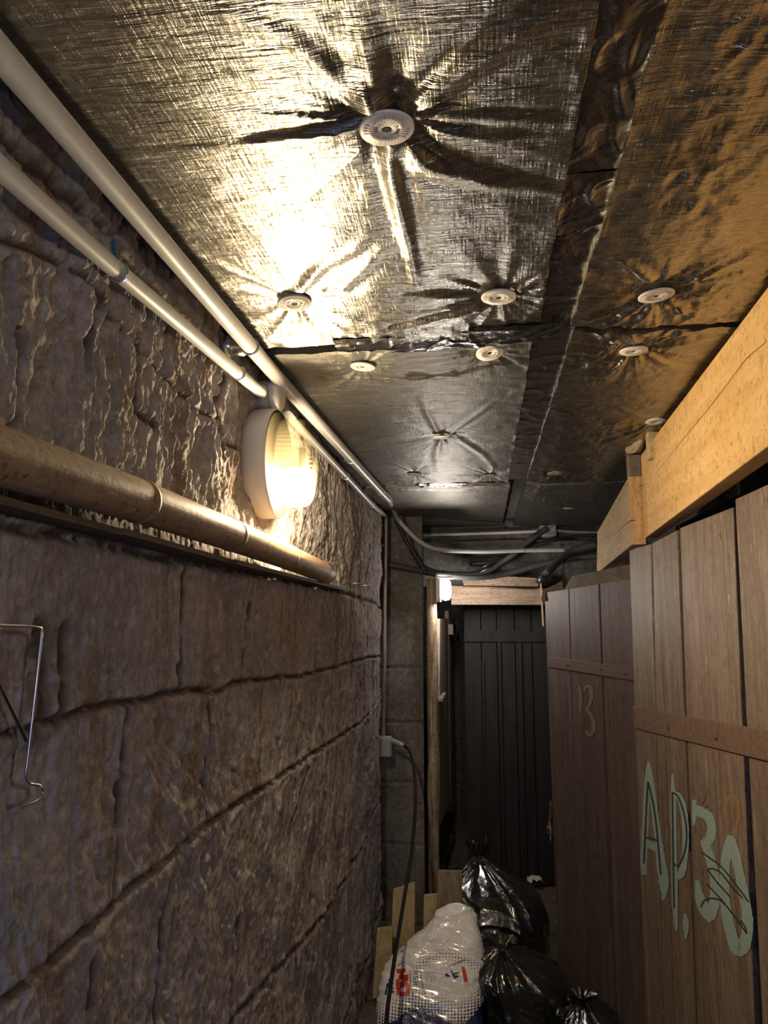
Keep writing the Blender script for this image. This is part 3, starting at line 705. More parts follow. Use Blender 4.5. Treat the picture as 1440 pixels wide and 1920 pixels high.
MB().slab([(a[0], 5.16, a[2]), (b[0], 5.16, a[2]-.003), (b[0], 5.16, b[2]-.01), (a[0], 5.16, b[2]+.01)], (0, .10, 0)).build('beam', M['lintel'], LT, bevel=.004)
MB().tube([on_y(868, 1100, 5.14), on_y(1000, 1104, 5.14)], .0045, 8).build('rod', M['rust'], LT)
tag(MB().slab([on_y(870, 1098, 5.22), on_y(1010, 1100, 5.22), on_y(1006, 1084, 5.22), on_y(905, 1078, 5.22), on_y(866, 1086, 5.22)], (0, .05, 0)).build('packing_board', M['lintel']), 'broken brown packing board lying on top of the far lintel', 'board')
tag(MB().slab([on_y(1012, 1086, 5.145), on_y(1015, 1086, 5.145), on_y(1020, 1174, 5.145), on_y(1017, 1174, 5.145)], (0, .0145, 0)).build('wooden_strip', M['board_pale']), 'thin pale strip of wood hanging beside the top corner of the number 13 door', 'wood strip')
tag(MB().slab([on_y(1014, 1126, 4.14), on_y(1023, 1126, 4.14), on_y(1058, 1108, 4.14), on_y(1054, 1090, 4.14), on_y(1018, 1106, 4.14)], (0, .05, 0)).build('timber_offcut', M['lintel']), 'slanted light timber offcut resting on top of the number 13 door', 'timber offcut')

# black far door
BD = thing('door_3', (0.15, 5.55, 0), 'dark blackish plank door at the end of the corridor', 'door'); struct(BD)
bx = [on_y(p, 1300, 5.55)[0] for p in (872, 904, 934, 968, 1000, 1034, 1062)]
zt, zb = 2.02, .03
mb = MB(); rr = random.Random(4)
for x0, x1 in zip(bx[:-1], bx[1:]): mb.box((x0+.003, 5.55+rr.uniform(0, .006), zb), (x1-.003, 5.575, zt))
mb.build('planks', M['door_black'], BD, bevel=.002)
for q in (904, 936, 975):
    x = on_y(q, 1300, 5.55)[0]; z1 = on_y(q, 1240 if q < 930 else 1195, 5.55)[2]; MB().box((x, 5.532, .12), (x+.018, 5.549, z1)).build('batten', M['door_black'], BD)
z = on_y(900, 1190, 5.55)[2]; MB().box((bx[0], 5.53, z-.05), (bx[-1], 5.55, z+.03)).build('crosspiece', M['door_black'], BD)
MB().box((bx[0], 5.58, 0), (bx[-1], 5.59, 2.1)).build('backing', M['dark'], BD)

# ================================================================== CABLES AT THE FAR END
def run(name, pix, r, mat, label, cat, n=10, mb=None, grp=None):
    pts = [on_y(a, b, c) for a, b, c in pix]; o = MB().tube(spline(pts, 7), r, n).build(name, mat); return tag(o, label, cat, grp)
run('thin_conduit', [(770, 1004, 5.36), (850, 1002, 5.36), (940, 999, 5.36), (1014, 996, 5.36)], .0105, M['grey_pvc'], 'thin grey conduit right under the far end of the foil ceiling, ending in a box', 'conduit')
run('thin_conduit', [(1042, 995, 5.36), (1080, 998, 5.36), (1140, 1000, 5.36)], .0105, M['grey_pvc'], 'short grey conduit from the far junction box to the timber boards', 'conduit')
ja, jb2 = on_y(1012, 1006, 5.34), on_y(1042, 985, 5.34)
JB = thing('junction_box', (ja+jb2)/2, 'square pale junction box high on the far wall at the foil edge', 'junction box')
MB().box((ja[0], 5.31, ja[2]), (jb2[0], 5.40, jb2[2])).build('body', M['grey_pvc'], JB, bevel=.004)
MB().box((ja[0]+.01, 5.303, ja[2]+.008), (jb2[0]-.01, 5.311, jb2[2]-.008)).build('lid', M['grey_box'], JB, bevel=.002)
gp = 'dark cables at the far end'
run('dark_cable', [(748, 962, 4.76), (762, 1000, 4.77), (778, 1040, 4.78), (800, 1068, 4.80), (845, 1077, 5.0), (905, 1073, 5.25), (955, 1045, 5.25), (990, 1015, 5.28), (1026, 990, 5.28)], .021, M['dark_pipe'], 'thick dark cable sagging from the corner and rising to the square far box', 'cable', grp=gp)
run('dark_cable', [(728, 1058, 4.70), (770, 1066, 4.74), (830, 1079, 4.84), (890, 1083, 4.98), (950, 1076, 5.15), (1010, 1060, 5.2), (1070, 1048, 5.2), (1140, 1040, 5.2)], .019, M['dark_pipe'], 'lowest dark cable crossing just above the far lamp and lintel', 'cable', grp=gp)
run('dark_cable', [(742, 975, 4.72), (762, 1015, 4.73), (786, 1052, 4.75), (800, 1078, 4.76)], .012, M['black_rubber'], 'thin black cable dropping from the corner towards the far lamp', 'cable', grp=gp)
run('dark_cable', [(880, 1058, 5.3), (930, 1052, 5.3), (990, 1030, 5.3), (1040, 1012, 5.3), (1100, 1004, 5.3), (1160, 1002, 5.3)], .013, M['black_rubber'], 'black cable curving up between the junction box and the long grey conduit', 'cable', grp=gp)
run('dark_cable', [(790, 1018, 5.38), (880, 1017, 5.38), (980, 1014, 5.38), (1120, 1016, 5.38)], .008, M['rust_dark'], 'thin straight brownish pipe between the two grey conduits', 'pipe')
TP = [on_y(1120, 1020, 5.2), on_y(1075, 1032, 5.2), on_y(1050, 1050, 5.15), on_y(1022, 1078, 5.05)]
T = thing('lagged_pipe', TP[3], 'thick black lagged pipe slanting down to a silver-taped end above the doorway', 'pipe')
MB().tube(spline(TP, 7), .026, 14).build('lagging', M['dark_pipe'], T)
d = (TP[3]-TP[2])/np.linalg.norm(TP[3]-TP[2]); MB().tube([TP[3]-d*.005, TP[3]+d*.085], .019, 14).build('foil_wrap', M['steel'], T)
for k, (a, b) in enumerate((((903, 1064), (920, 1057)), ((900, 1073), (922, 1063)))):
    o = MB().tube([on_y(*a, 5.19), on_y(*b, 5.19)], .0055, 8).build('silver_band', M['steel'])
    tag(o, ['upper short silver strip tied to the sagging far cables', 'lower short silver strip tied to the sagging far cables'][k], 'metal strip', 'silver strips on the far cables')

# ================================================================== TIMBER ABOVE THE DOORS
def hexa(pts8): return MB().add(pts8, [(0, 1, 2, 3), (7, 6, 5, 4), (0, 4, 5, 1), (1, 5, 6, 2), (2, 6, 7, 3), (3, 7, 4, 0)])
def board_on(pl, corners, th):
    """corners TL TR BR BL as pixels on the corridor face; th thickness away from the corridor"""
    q = [np.array(pl.pt(*pl.uv(*c))) for c in corners]; return q, hexa(q+[p-pl.n*th for p in q])
B1 = VPlane((.63, 2.99), (.575, 1.49))
u0, zt0 = B1.uv(1201, 854); _, zb0 = B1.uv(1201, 1014); u1, zt1 = B1.uv(1440, 529); u1b, zb1 = B1.uv(1440, 836)
ue = u1+.75; kt = (zt1-zt0)/(u1-u0); kb = (zb1-zb0)/(u1b-u0)
q = [np.array(B1.pt(*v)) for v in ((u0, zt0), (ue, zt0+kt*(ue-u0)*.9), (ue, zb0+kb*(ue-u0)), (u0, zb0))]
q[1][2] = min(q[1][2], CZ-.015)
BB = thing('pine_board', q[3], 'long bright pine board on edge above the door marked AP.30', 'timber board')
hexa(q+[p-B1.n*.048 for p in q]).build('timber', M['pine'], BB, bevel=.003)
def thin_line(pl, pix, wd, off, name, mat, parent, rag=0.0):
    pts = [np.array([*pl.uv(*p)]) for p in pix]; vs = []; fs = []; wds = wd if hasattr(wd, '__len__') else [wd]*len(pts)
    pts2 = []; w2 = []
    for i in range(len(pts)-1):
        for k in range(6): t = k/6; pts2.append(pts[i]*(1-t)+pts[i+1]*t); w2.append(wds[i]*(1-t)+wds[i+1]*t)
    pts2.append(pts[-1]); w2.append(wds[-1]); rr = random.Random(len(pix)*7+int(pix[0][0]))
    for i, p in enumerate(pts2):
        t = pts2[min(i+1, len(pts2)-1)]-pts2[max(i-1, 0)]; t = t/np.linalg.norm(t); nn = np.array([-t[1], t[0]]); ww = w2[i]*(1+rag*rr.uniform(-1, 1))
        for s in (-.5, .5): c = p+nn*ww*s; vs.append(pl.pt(c[0], c[1], off))
    for i in range(len(pts2)-1): fs.append((2*i, 2*i+1, 2*i+3, 2*i+2))
    mb = MB().add(vs, fs)
    return mb.build(name, mat, parent, recalc=False) if name else mb
thin_line(B1, [(1438, 640), (1400, 672), (1370, 712), (1330, 765), (1290, 812), (1260, 850), (1228, 890)], [.0016, .002, .0016, .002, .0016, .0015, .0005], .0006, 'crack', M['dark'], BB)
thin_line(B1, [(1201, 912), (1208, 908), (1216, 906)], [.004, .002, .0006], .0006, 'crack', M['dark'], BB)
t_kn = NT('knot'); t_kn.out((.45, .24, .09), .6)
kn = MB(); uc, zc = B1.uv(1214, 860)
kn.add([B1.pt(uc+.010*math.cos(a)*1.0, zc+.016*math.sin(a), .0006) for a in np.linspace(0, 2*math.pi, 18)[:-1]], [tuple(range(17))]); kn.build('knot', t_kn.m, BB, recalc=False)
B2 = VPlane((.588, 3.09), (.66, 4.5))
q, mb = board_on(B2, [(1178, 894), (1120, 997), (1119, 1075), (1185, 1021)], .052)
B2o = thing('pine_board', q[3], 'shorter duller pine board with cracked end grain, next along from the bright one', 'timber board')
mb.build('timber', M['pine_grey'], B2o, bevel=.003)
e0, e1, e2, e3 = q[0], q[0]-B2.n*.052, q[3]-B2.n*.052, q[3]
yv = np.array([0, -.002, 0])
MB().slab([e0+yv, e1+yv, e2+yv, e3+yv], (0, .0015, 0)).build('end_grain', M['endgrain'], B2o)
thin_line(B2, [(1184, 975), (1172, 984), (1155, 1000), (1138, 1010)], [.005, .003, .002, .0006], .0006, 'crack', M['dark'], B2o)
crk = MB().slab([on_y(1181, 977, 3.086), on_y(1192, 972, 3.086), on_y(1200, 972, 3.086), on_y(1192, 975, 3.086)], (0, .001, 0)); crk.build('crack', M['dark'], B2o)
a, b = on_y(1180, 893, 3.10), on_y(1201, 862, 3.10)
tag(MB().box((a[0], 3.10, a[2]-.002), (b[0], 3.15, CZ-.004)).build('wood_block', M['board_grey'], bevel=.002), 'greyish packing block standing on the duller pine board, touching the foil', 'wood block', 'packing blocks under the foil')
a, b = on_y(1217, 860, 2.72), on_y(1243, 800, 2.72)
tag(MB().box((a[0], 2.72, a[2]), (b[0]+.01, 2.76, CZ-.004)).build('wood_block', M['board_pale'], bevel=.002), 'pale packing block peeping over the bright pine board, below a washer', 'wood block', 'packing blocks under the foil')
fc = on_z(1191, 834, CZ)
fm = MB(); n, m = 20, 28; A, Bq = np.meshgrid(np.linspace(0, math.pi/2, n), np.linspace(0, 2*math.pi, m), indexing='ij')
rr_ = 1+.22*(fbm(np.cos(Bq)*2+5, np.sin(Bq)*2+A, 3, 330)-.5)*2
fm.grid(np.stack([fc[0]+.034*rr_*np.sin(A)*np.cos(Bq), fc[1]+.12*rr_*np.sin(A)*np.sin(Bq), CZ+.004-.030*np.cos(A)*rr_], -1))
tag(fm.build('foam_lump', M['foam'], recalc=False), 'tan lump of mounting foam on the foil above the duller board', 'foam')
# dark board between far timber and the number 13 door
BRD = VPlane((.655, 3.30), (float(on_y(1028, 1200, 4.12)[0]), 4.12))
tag(MB().slab([BRD.pt(*BRD.uv(*c), -.030) for c in ((1040, 1120), (1200, 1105), (1200, 1052), (1062, 1080))], BRD.n*-.02).build('brown_board', M['lath']), 'dark brown board in the gap above the number 13 door', 'board')

# ================================================================== DOORS
D1 = VPlane((.62, 3.25), (.655, 1.84))
D2 = VPlane((.655, 3.30), (float(on_y(1028, 1200, 4.12)[0]), 4.12))
def px_ribbon(pl, pts, wds, off, rag=0.0):
    P = []; W = []; wds = wds if hasattr(wds, '__len__') else [wds]*len(pts); rr = random.Random(len(pts)*13+int(pts[0][0]*10))
    sp = spline([np.array([p[0], p[1], w_]) for p, w_ in zip(pts, wds)], 8); vs = []; fs = []
    for i, p in enumerate(sp):
        t = (sp[min(i+1, len(sp)-1)]-sp[max(i-1, 0)])[:2]; t = t/(np.linalg.norm(t)+1e-9); nn = np.array([-t[1], t[0]])
        for s in (-.5, .5):
            c = p[:2]+nn*p[2]*s*(1+rag*rr.uniform(-1, 1)); u, z = pl.uv(*c); vs.append(pl.pt(u, z, off))
    for i in range(len(sp)-1): fs.append((2*i, 2*i+1, 2*i+3, 2*i+2))
    return MB().add(vs, fs)
def plank(pl, TL, TR, BL, BR, zb, th, rec=0.0, skew=0):
    """pixels of the top corners and of two points far down each side; the sides are carried on to height zb"""
    def side(T, B):
        u0, z0 = pl.uv(*T); u1, z1 = pl.uv(*B); t = (zb-z0)/(z1-z0); return (u0, z0), (u0+(u1-u0)*t, zb)
    (a, b), (c, d) = side(TL, BL), side(TR, BR)
    q = [np.array(pl.pt(*a, -rec)), np.array(pl.pt(*c, -rec)), np.array(pl.pt(*d, -rec)), np.array(pl.pt(*b, -rec))]
    return hexa(q+[p-pl.n*th for p in q])
DA = thing('door_1', D1.pt(0, .03), 'brown plank door painted with pale teal AP.30', 'door'); struct(DA)
pk = [((1180, 1030), (1220, 1020), (1211, 1920), (1242, 1920), .0), ((1223, 1018), (1269, 994), (1244, 1920), (1263, 1920), .002),
      ((1275, 990), (1374, 951), (1308, 1920), (1414, 1920), .0), ((1377, 936), (1500, 880), (1428, 1920), (1552, 1920), .002)]
p2 = ((1223, 1018), (1268, 995), (1244, 1920), (1261, 1920), .002)
pk = [pk[0], ((1223, 1018), (1269, 994), (1244, 1920), (1303, 1920), .001), pk[2], pk[3], ((1505, 878), (1640, 812), (1560, 1920), (1720, 1920), 0)]
for TL, TR, BL, BR, rec in pk: plank(D1, TL, TR, BL, BR, .03, .026, rec).build('plank', M['door_ap'], DA, bevel=.002)
thin_line(D1, [(1238, 1150), (1244, 1300), (1248, 1400), (1255, 1640), (1265, 1930)], [.0008, .003, .004, .003, .003], -.0002, 'split', M['dark'], DA)
thin_line(D1, [(1350, 1000), (1352, 1012)], [.004, .003], .0005, 'knot_hole', M['dark'], DA)
thin_line(D1, [(1232, 1738), (1234, 1760), (1234, 1778)], [.006, .010, .008], .0006, 'keyhole', M['dark'], DA)
sa = [D1.uv(1190, 1324), D1.uv(1440, 1369), D1.uv(1440, 1426), D1.uv(1192, 1365)]
k1 = (sa[1][1]-sa[0][1])/(sa[1][0]-sa[0][0]); k2 = (sa[2][1]-sa[3][1])/(sa[2][0]-sa[3][0]); ux = sa[1][0]+.55
sq = [np.array(D1.pt(*v, .008)) for v in (sa[0], (ux, sa[0][1]+k1*(ux-sa[0][0])), (ux, sa[3][1]+k2*(ux-sa[3][0])), sa[3])]
STR1 = hexa(sq+[p-D1.n*.0075 for p in sq]).build('strap_hinge', M['rust'], DA, bevel=.001)
for px, py in ((1258, 1363), (1349, 1382)):
    u, z = D1.uv(px, py); MB().lathe([(.0001, .007), (.005, .0065), (.0095, .003), (.010, 0)], D1.pt(u, z, .008), D1.n, 10, False).build('bolt', M['rust_dark'], STR1)
u, z = D1.uv(1194, 1342); thin_line(D1, [(1193, 1334), (1194, 1350)], .006, .0088, 'slot', M['dark'], DA)
u, z = D1.uv(1196, 1257); MB().lathe([(.0001, .002), (.005, .0015), (.006, 0)], D1.pt(u, z, 0), D1.n, 8).build('bolt', M['rust_dark'], DA)
MB().tube([np.array(D1.pt(*D1.uv(1288, y_), o_)) for y_, o_ in ((1336, .010), (1352, .0095), (1380, .0095))], .001, 5).build('binding_wire', M['board_pale'], DA)
MB().tube([np.array(D1.pt(*D1.uv(x_, y_), o_)) for x_, y_, o_ in ((1330, 1478, .002), (1331, 1496, .012), (1329, 1506, .014), (1324, 1507, .012))], .0014, 6).build('hook', M['rust_dark'], DA)
def C6(u, v): return (1000+u/3.273, 1440+v/3.273)
def C5(u, v): return (1000+u/3.273, 1060+v/3.273)
def join(mbs):
    r = MB()
    for m in mbs: r.add(m.v, m.f)
    return r
S_ = .00064
paint = [
    ([(706, -42), (702, 60), (694, 220), (684, 420), (678, 560), (679, 655)], [10, 34, 40, 42, 42, 34]),
    ([(708, -40), (722, 60), (742, 230), (762, 400), (782, 560), (802, 700), (800, 812)], [10, 30, 40, 44, 56, 62, 18]),
    ([(694, 462), (730, 478), (772, 505)], [46, 42, 46]),
    ([(856, 38), (860, 200), (864, 450), (868, 700), (872, 860), (880, 1000)], [14, 36, 36, 38, 36, 14]),
    ([(866, 155), (898, 180), (924, 260), (936, 400), (930, 540), (912, 640), (882, 672)], [34, 38, 42, 40, 42, 46, 46]),
    ([(932, 895), (938, 960), (938, 1050)], [18, 40, 12]),
    ([(990, 195), (990, 290), (985, 355)], [24, 30, 12]),
    ([(985, 250), (1030, 270), (1075, 300), (1098, 370), (1080, 440), (1045, 450)], [60, 62, 60, 56, 60, 36]),
    ([(1050, 440), (1075, 520), (1100, 600), (1115, 700), (1115, 820), (1090, 930)], [50, 58, 60, 58, 66, 50]),
    ([(1095, 940), (1055, 870), (1022, 790), (1008, 690)], [40, 70, 56, 22]),
    ([(1215, 415), (1190, 520), (1176, 660), (1178, 800), (1195, 930), (1225, 1040), (1268, 1110)], [44, 58, 62, 64, 66, 66, 60]),
    ([(1215, 440), (1245, 540), (1275, 680), (1305, 820), (1318, 950), (1305, 1050), (1268, 1115)], [60, 60, 58, 60, 66, 66, 60]),
    ([(1215, 1010), (1235, 1085), (1270, 1115), (1305, 1080), (1320, 1010)], [50, 72, 84, 72, 50]),
]
join([px_ribbon(D1, [C6(*p) for p in pts], [x/3.273 for x in wd], .0006+.00006*i, .10) for i, (pts, wd) in enumerate(paint)]).build('painted_number', M['teal'], DA, recalc=False)
ink = [[(705, 85), (694, 280), (688, 420), (680, 585)], [(706, 85), (738, 220), (760, 380), (772, 520), (785, 655)], [(695, 427), (730, 432), (766, 448)],
       [(855, 150), (858, 400), (862, 650), (866, 858)], [(855, 150), (890, 175), (922, 260), (943, 380), (938, 480), (915, 560), (890, 600), (862, 585)],
       [(1032, 515), (1090, 555), (1160, 610), (1250, 720), (1325, 822)], [(1070, 620), (1110, 620), (1160, 650), (1230, 740), (1290, 800)], [(1072, 625), (1130, 700), (1210, 790)],
       [(1066, 712), (1150, 800), (1230, 900), (1315, 1018)], [(1315, 1018), (1300, 970), (1272, 935)], [(1030, 855), (1055, 812), (1100, 800), (1150, 812), (1180, 840)]]
join([px_ribbon(D1, [C6(*p) for p in pts], 10/3.273, .0016) for pts in ink]).build('marker_scribble', M['pencil'], DA, recalc=False)
px_ribbon(D1, [C6(1180, 320), C6(1178, 230), C6(1210, 175), C6(1250, 200), C6(1262, 290), C6(1245, 370), C6(1235, 420)], 26/3.273, .0004, .15).build('faded_number', M['old_mark'], DA, recalc=False)
# number 13 door
DB = thing('door_2', D2.pt(0, .03), 'dark brown plank door with a faded painted 13 and a padlock', 'door'); struct(DB)
for TL, TR, BL, BR, rec in [((1021, 1111), (1066, 1104), (1050, 1900), (1088, 1900), 0), ((1067, 1104), (1122, 1095), (1089, 1900), (1146, 1900), .001),
                            ((1123, 1094), (1141, 1091), (1156, 1900), (1160, 1900), .004), ((1142, 1091), (1198, 1082), (1161, 1900), (1216, 1900), .0)]:
    plank(D2, TL, TR, BL, BR, .03, .026, rec).build('plank', M['door_13'], DB, bevel=.002)
sb = [D2.uv(1028, 1231), D2.uv(1196, 1253), D2.uv(1196, 1277), D2.uv(1029, 1250)]
sq = [np.array(D2.pt(*v, .007)) for v in sb]; STR2 = hexa(sq+[p-D2.n*.007 for p in sq]).build('strap_hinge', M['rust_dark'], DB, bevel=.001)
for px, py in ((1066, 1247), (1128, 1254), (1174, 1262)):
    u, z = D2.uv(px, py); MB().lathe([(.0001, .005), (.005, .004), (.008, 0)], D2.pt(u, z, .007), D2.n, 8, False).build('bolt', M['rust_dark'], STR2)
num = [([(284, 738), (288, 780), (290, 840), (289, 900)], [12, 20, 20, 12]), ([(310, 770), (326, 742), (350, 750), (358, 800), (345, 855), (326, 890)], [10, 16, 20, 20, 18, 14]),
       ([(326, 890), (352, 915), (372, 965), (366, 1020), (344, 1042), (322, 1010)], [14, 18, 24, 24, 20, 10])]
join([px_ribbon(D2, [C5(*p) for p in pts], [x*1.1/3.273 for x in wd], .0006+.00005*i, .15) for i, (pts, wd) in enumerate(num)]).build('painted_number', M['old_number'], DB, recalc=False)
hs = D2.uv(1036, 1500)
pu, pz = D2.uv(1037, 1556)
PL = thing('padlock', D2.pt(pu, pz, .02), 'small brass padlock hanging on the number 13 door', 'padlock')
c = np.array(D2.pt(pu, pz, .02)); mb = hexa([c+D2.d*a+np.array([0, 0, b])+D2.n*.008 for a, b in ((-.02, .016), (.02, .016), (.02, -.02), (-.02, -.02))]+[c+D2.d*a+np.array([0, 0, b])-D2.n*.008 for a, b in ((-.02, .016), (.02, .016), (.02, -.02), (-.02, -.02))])
mb.build('lock_body', M['brass'], PL, bevel=.003)
MB().tube([c+D2.d*.013*math.cos(t)+np.array([0, 0, .016+.022*math.sin(t)]) for t in np.linspace(0, math.pi, 14)], .003, 8).build('shackle', M['steel'], PL)
MB().tube([c+np.array([0, 0, -.02])-D2.d*.01, c+np.array([0, 0, -.07])-D2.d*.012+D2.n*.004], .0022, 6).build('key', M['steel'], PL)
hp = [D2.pt(pu-.004, pz+.03, .02), D2.pt(pu-.008, pz+.08, .012), D2.pt(pu-.004, pz+.135, .008), D2.pt(pu+.006, pz+.135, .008), D2.pt(pu+.010, pz+.08, .012), D2.pt(pu+.005, pz+.03, .02)]
MB().tube(spline(hp, 5), .0022, 6).build('hasp', M['rust'], DB)
# darkness behind the doors: partition set back from them
struct(MB().box((.80, -1.4, 0), (.84, 3.2, 2.2)).build('wall_partition', M['dark_stone']))

# ================================================================== SACK
SB = {}
def sack():
    nv, nu = 90, 120; vs = np.zeros((nv, nu, 3))
    for i in range(nv):
        t = i/(nv-1)
        # centre line leans back; outline narrows to the top corner
        base_c = np.array([-.265, 3.43, .02]); top_c = np.array([-.245, 3.78, .49]); c = base_c*(1-t)+top_c*t; c[0] += .105*float(sstep(.35, 1.0, np.array(t)))
        w_ = .232*(1-.06*t)*(1-sstep(.40, 1.15, np.array(t))*.78)*math.sqrt(max(.05, 1-max(0, (t-.9)/.102)**2)); d_ = .10*(1-.15*t)*(1-sstep(.7, 1.0, np.array(t))*.6)
        if t < .06: w_ *= .85+.15*t/.06; d_ *= .7+.3*t/.06
        if i == nv-1: w_ *= .5; d_ *= .4
        if i == 0: w_ *= .6; d_ *= .5
        for k in range(nu):
            th = 2*math.pi*k/nu; cs, sn = math.cos(th), math.sin(th)
            e = .62; x = w_*math.copysign(abs(cs)**e, cs); dd = d_*math.copysign(abs(sn)**e, sn)
            vs[i, k] = c+np.array([x, dd, 0])+np.array([0, 0, -dd*.5])
    T = np.linspace(0, 1, nv)[:, None]*np.ones((1, nu)); X = vs[..., 0]; Yv = vs[..., 1]
    n_ = .013*(fbm(X*7+T*3, T*9, 4, 400)-.5)*2+.020*ridge(X*4+T*5, T*9-X*9, 405)**4*sstep(.3, .6, T)+.009*ridge(X*3+T*2, T*16+X*7, 408)**3
    cen = vs.mean(1, keepdims=True); dirn = vs-cen; dirn[..., 2] *= .4; L = np.linalg.norm(dirn, axis=-1, keepdims=True)+1e-6
    vs = vs+dirn/L*n_[..., None]*np.minimum(1, L/.05)
    vs = np.concatenate([vs, vs[:, :1]], 1)
    mb = MB().grid(vs); mb.f += [tuple(k for k in range(nu)), tuple((nv-1)*(nu+1)+k for k in range(nu))]; mb.smooth += [True, True]
    return mb
t = NT('white_sack_film')
sx = t.n.new('ShaderNodeSeparateXYZ'); t.link(t.co, sx.inputs[0]); ox, oz = sx.outputs[0], sx.outputs[2]
wv = t.noise(sc_=6, det=2)
# height of the blue edge along the sack, waving
edge = t.math('ADD', t.math('MULTIPLY', t.math('SINE', t.math('MULTIPLY_ADD', ox, 17.0, 2.3)), .03), .165)
edge = t.math('ADD', edge, t.math('MULTIPLY', ox, .12))
fz = t.math('SUBTRACT', oz, edge)
cmb = t.n.new('ShaderNodeCombineXYZ'); t.link(t.math('MULTIPLY', ox, 72.0), cmb.inputs[0]); t.link(t.math('MULTIPLY', oz, 105.0), cmb.inputs[1])
fr_ = t.n.new('ShaderNodeVectorMath'); fr_.operation = 'FRACTION'; t.link(cmb.outputs[0], fr_.inputs[0])
sb_ = t.n.new('ShaderNodeVectorMath'); sb_.operation = 'SUBTRACT'; t.link(fr_.outputs[0], sb_.inputs[0]); sb_.inputs[1].default_value = (.5, .5, 0)
ln = t.n.new('ShaderNodeVectorMath'); ln.operation = 'LENGTH'; t.link(sb_.outputs[0], ln.inputs[0])
rad = t.math('SUBTRACT', .44, t.math('MULTIPLY', fz, 4.6))
dots = t.math('MULTIPLY', t.math('LESS_THAN', ln.outputs['Value'], rad), t.math('GREATER_THAN', rad, .10))
b2 = t.math('ABSOLUTE', t.math('SUBTRACT', oz, t.math('ADD', .335, t.math('MULTIPLY', t.math('SINE', t.math('MULTIPLY', ox, 19.0)), .02))))
rad2 = t.math('SUBTRACT', .27, t.math('MULTIPLY', b2, 8.0))
dots2 = t.math('MULTIPLY', t.math('LESS_THAN', ln.outputs['Value'], rad2), t.math('GREATER_THAN', ox, -.055))
blue = t.math('LESS_THAN', fz, 0.0)
col = t.mix(dots, (.88, .85, .87), (.03, .035, .09)); col = t.mix(dots2, col, (.04, .04, .09)); col = t.mix(blue, col, (.012, .018, .13))
nn = t.noise(sc_=11, det=4, dist=1.5); nrm = t.bump(nn, .8, .02); nrm = t.bump(t.noise((1, 1, 2.5), 24, 3, .5, 1), .5, .006, nrm)
t.out(col, .28, 0, nrm, .8); t.b.inputs['Coat Weight'].default_value = .9; t.b.inputs['Coat Roughness'].default_value = .1; M['sack'] = t.m
SKo = thing('plastic_sack', (-.265, 3.43, 0), 'glossy white plastic sack with dotted and dark blue print beside the black bags', 'sack')
smb = sack(); so = smb.build('sack_body', M['sack'], SKo, recalc=False)
sbvh = BVHTree.FromPolygons([Vector(v) for v in smb.v], smb.f)
def decal(name, strokes, mat, wd):
    """strokes: pixel polylines laid as ribbons on the sack's own surface"""
    mb = MB()
    for st in strokes:
        pts = []
        for (a, b) in zip(st[:-1], st[1:]):
            for k in range(4): pts.append((a[0]+(b[0]-a[0])*k/4, a[1]+(b[1]-a[1])*k/4))
        pts.append(st[-1]); vs = []
        for i, p in enumerate(pts):
            q0, q1 = pts[max(i-1, 0)], pts[min(i+1, len(pts)-1)]; tx, ty = q1[0]-q0[0], q1[1]-q0[1]; L = math.hypot(tx, ty) or 1
            row = []
            for s in (-.5, 0, .5):
                rx, ry = p[0]-ty/L*wd*s, p[1]+tx/L*wd*s; d = Vector(ray(rx, ry)).normalized(); hit, nrm, _, _ = sbvh.ray_cast(Vector(CAM), d)
                row.append(None if hit is None else hit-d*.004)
            if None in row: vs = []; break
            vs += row
        if vs: mb.add(vs, [(3*i+j, 3*i+j+1, 3*i+j+4, 3*i+j+3) for i in range(len(vs)//3-1) for j in (0, 1)])
    if mb.v: return mb.build(name, mat, SKo, recalc=False)
def Z2(u, v): return (700+u/7.2, 1680+v/7.2)
def zz(*a): return [[Z2(*p) for p in s] for s in a]
decal('red_lettering', zz([(315, 1010), (435, 1005)], [(375, 990), (385, 1130)], [(330, 1120), (330, 1200), (345, 1330)], [(340, 1110), (460, 1080), (420, 1160), (360, 1190)], [(345, 1230), (440, 1180), (475, 1230), (470, 1310), (350, 1330)]), M['red'], 7.5)
decal('red_emblem', zz([(1205, 950), (1215, 1020), (1240, 1160)], [(1225, 980), (1245, 1070), (1262, 1150)]), M['red'], 4.0)
decal('blue_lettering', zz([(1050, 1000), (1080, 1075), (1110, 1110)], [(1080, 1050), (1150, 1030)], [(1085, 1080), (1150, 1085)], [(970, 1055), (1030, 1085)], [(990, 1045), (1000, 1085)]), M['navy'], 3.0)
decal('blue_lettering', zz([(180, 1210), (240, 1150)], [(165, 1330), (185, 1220), (270, 1250)], [(230, 1290), (280, 1290)], [(205, 1130), (270, 1180)]), M['navy'], 3.4)
decal('small_print', zz([(495, 985), (500, 1180), (540, 1350)], [(635, 985), (650, 1160), (700, 1330)], [(545, 1020), (600, 1015), (600, 1045), (550, 1050)], [(540, 1075), (545, 1120), (570, 1120), (570, 1085), (600, 1085), (600, 1120)],
      [(540, 1160), (600, 1160)], [(540, 1190), (600, 1190)], [(330, 935), (410, 890)], [(360, 755), (400, 735)]), M['ink'], 1.1)
decal('small_print', zz([(700, 1015), (715, 1160)], [(730, 1015), (738, 1110)], [(765, 1025), (785, 1165)], [(800, 1040), (820, 1160)], [(830, 1060), (850, 1130)]), M['ink'], .8)

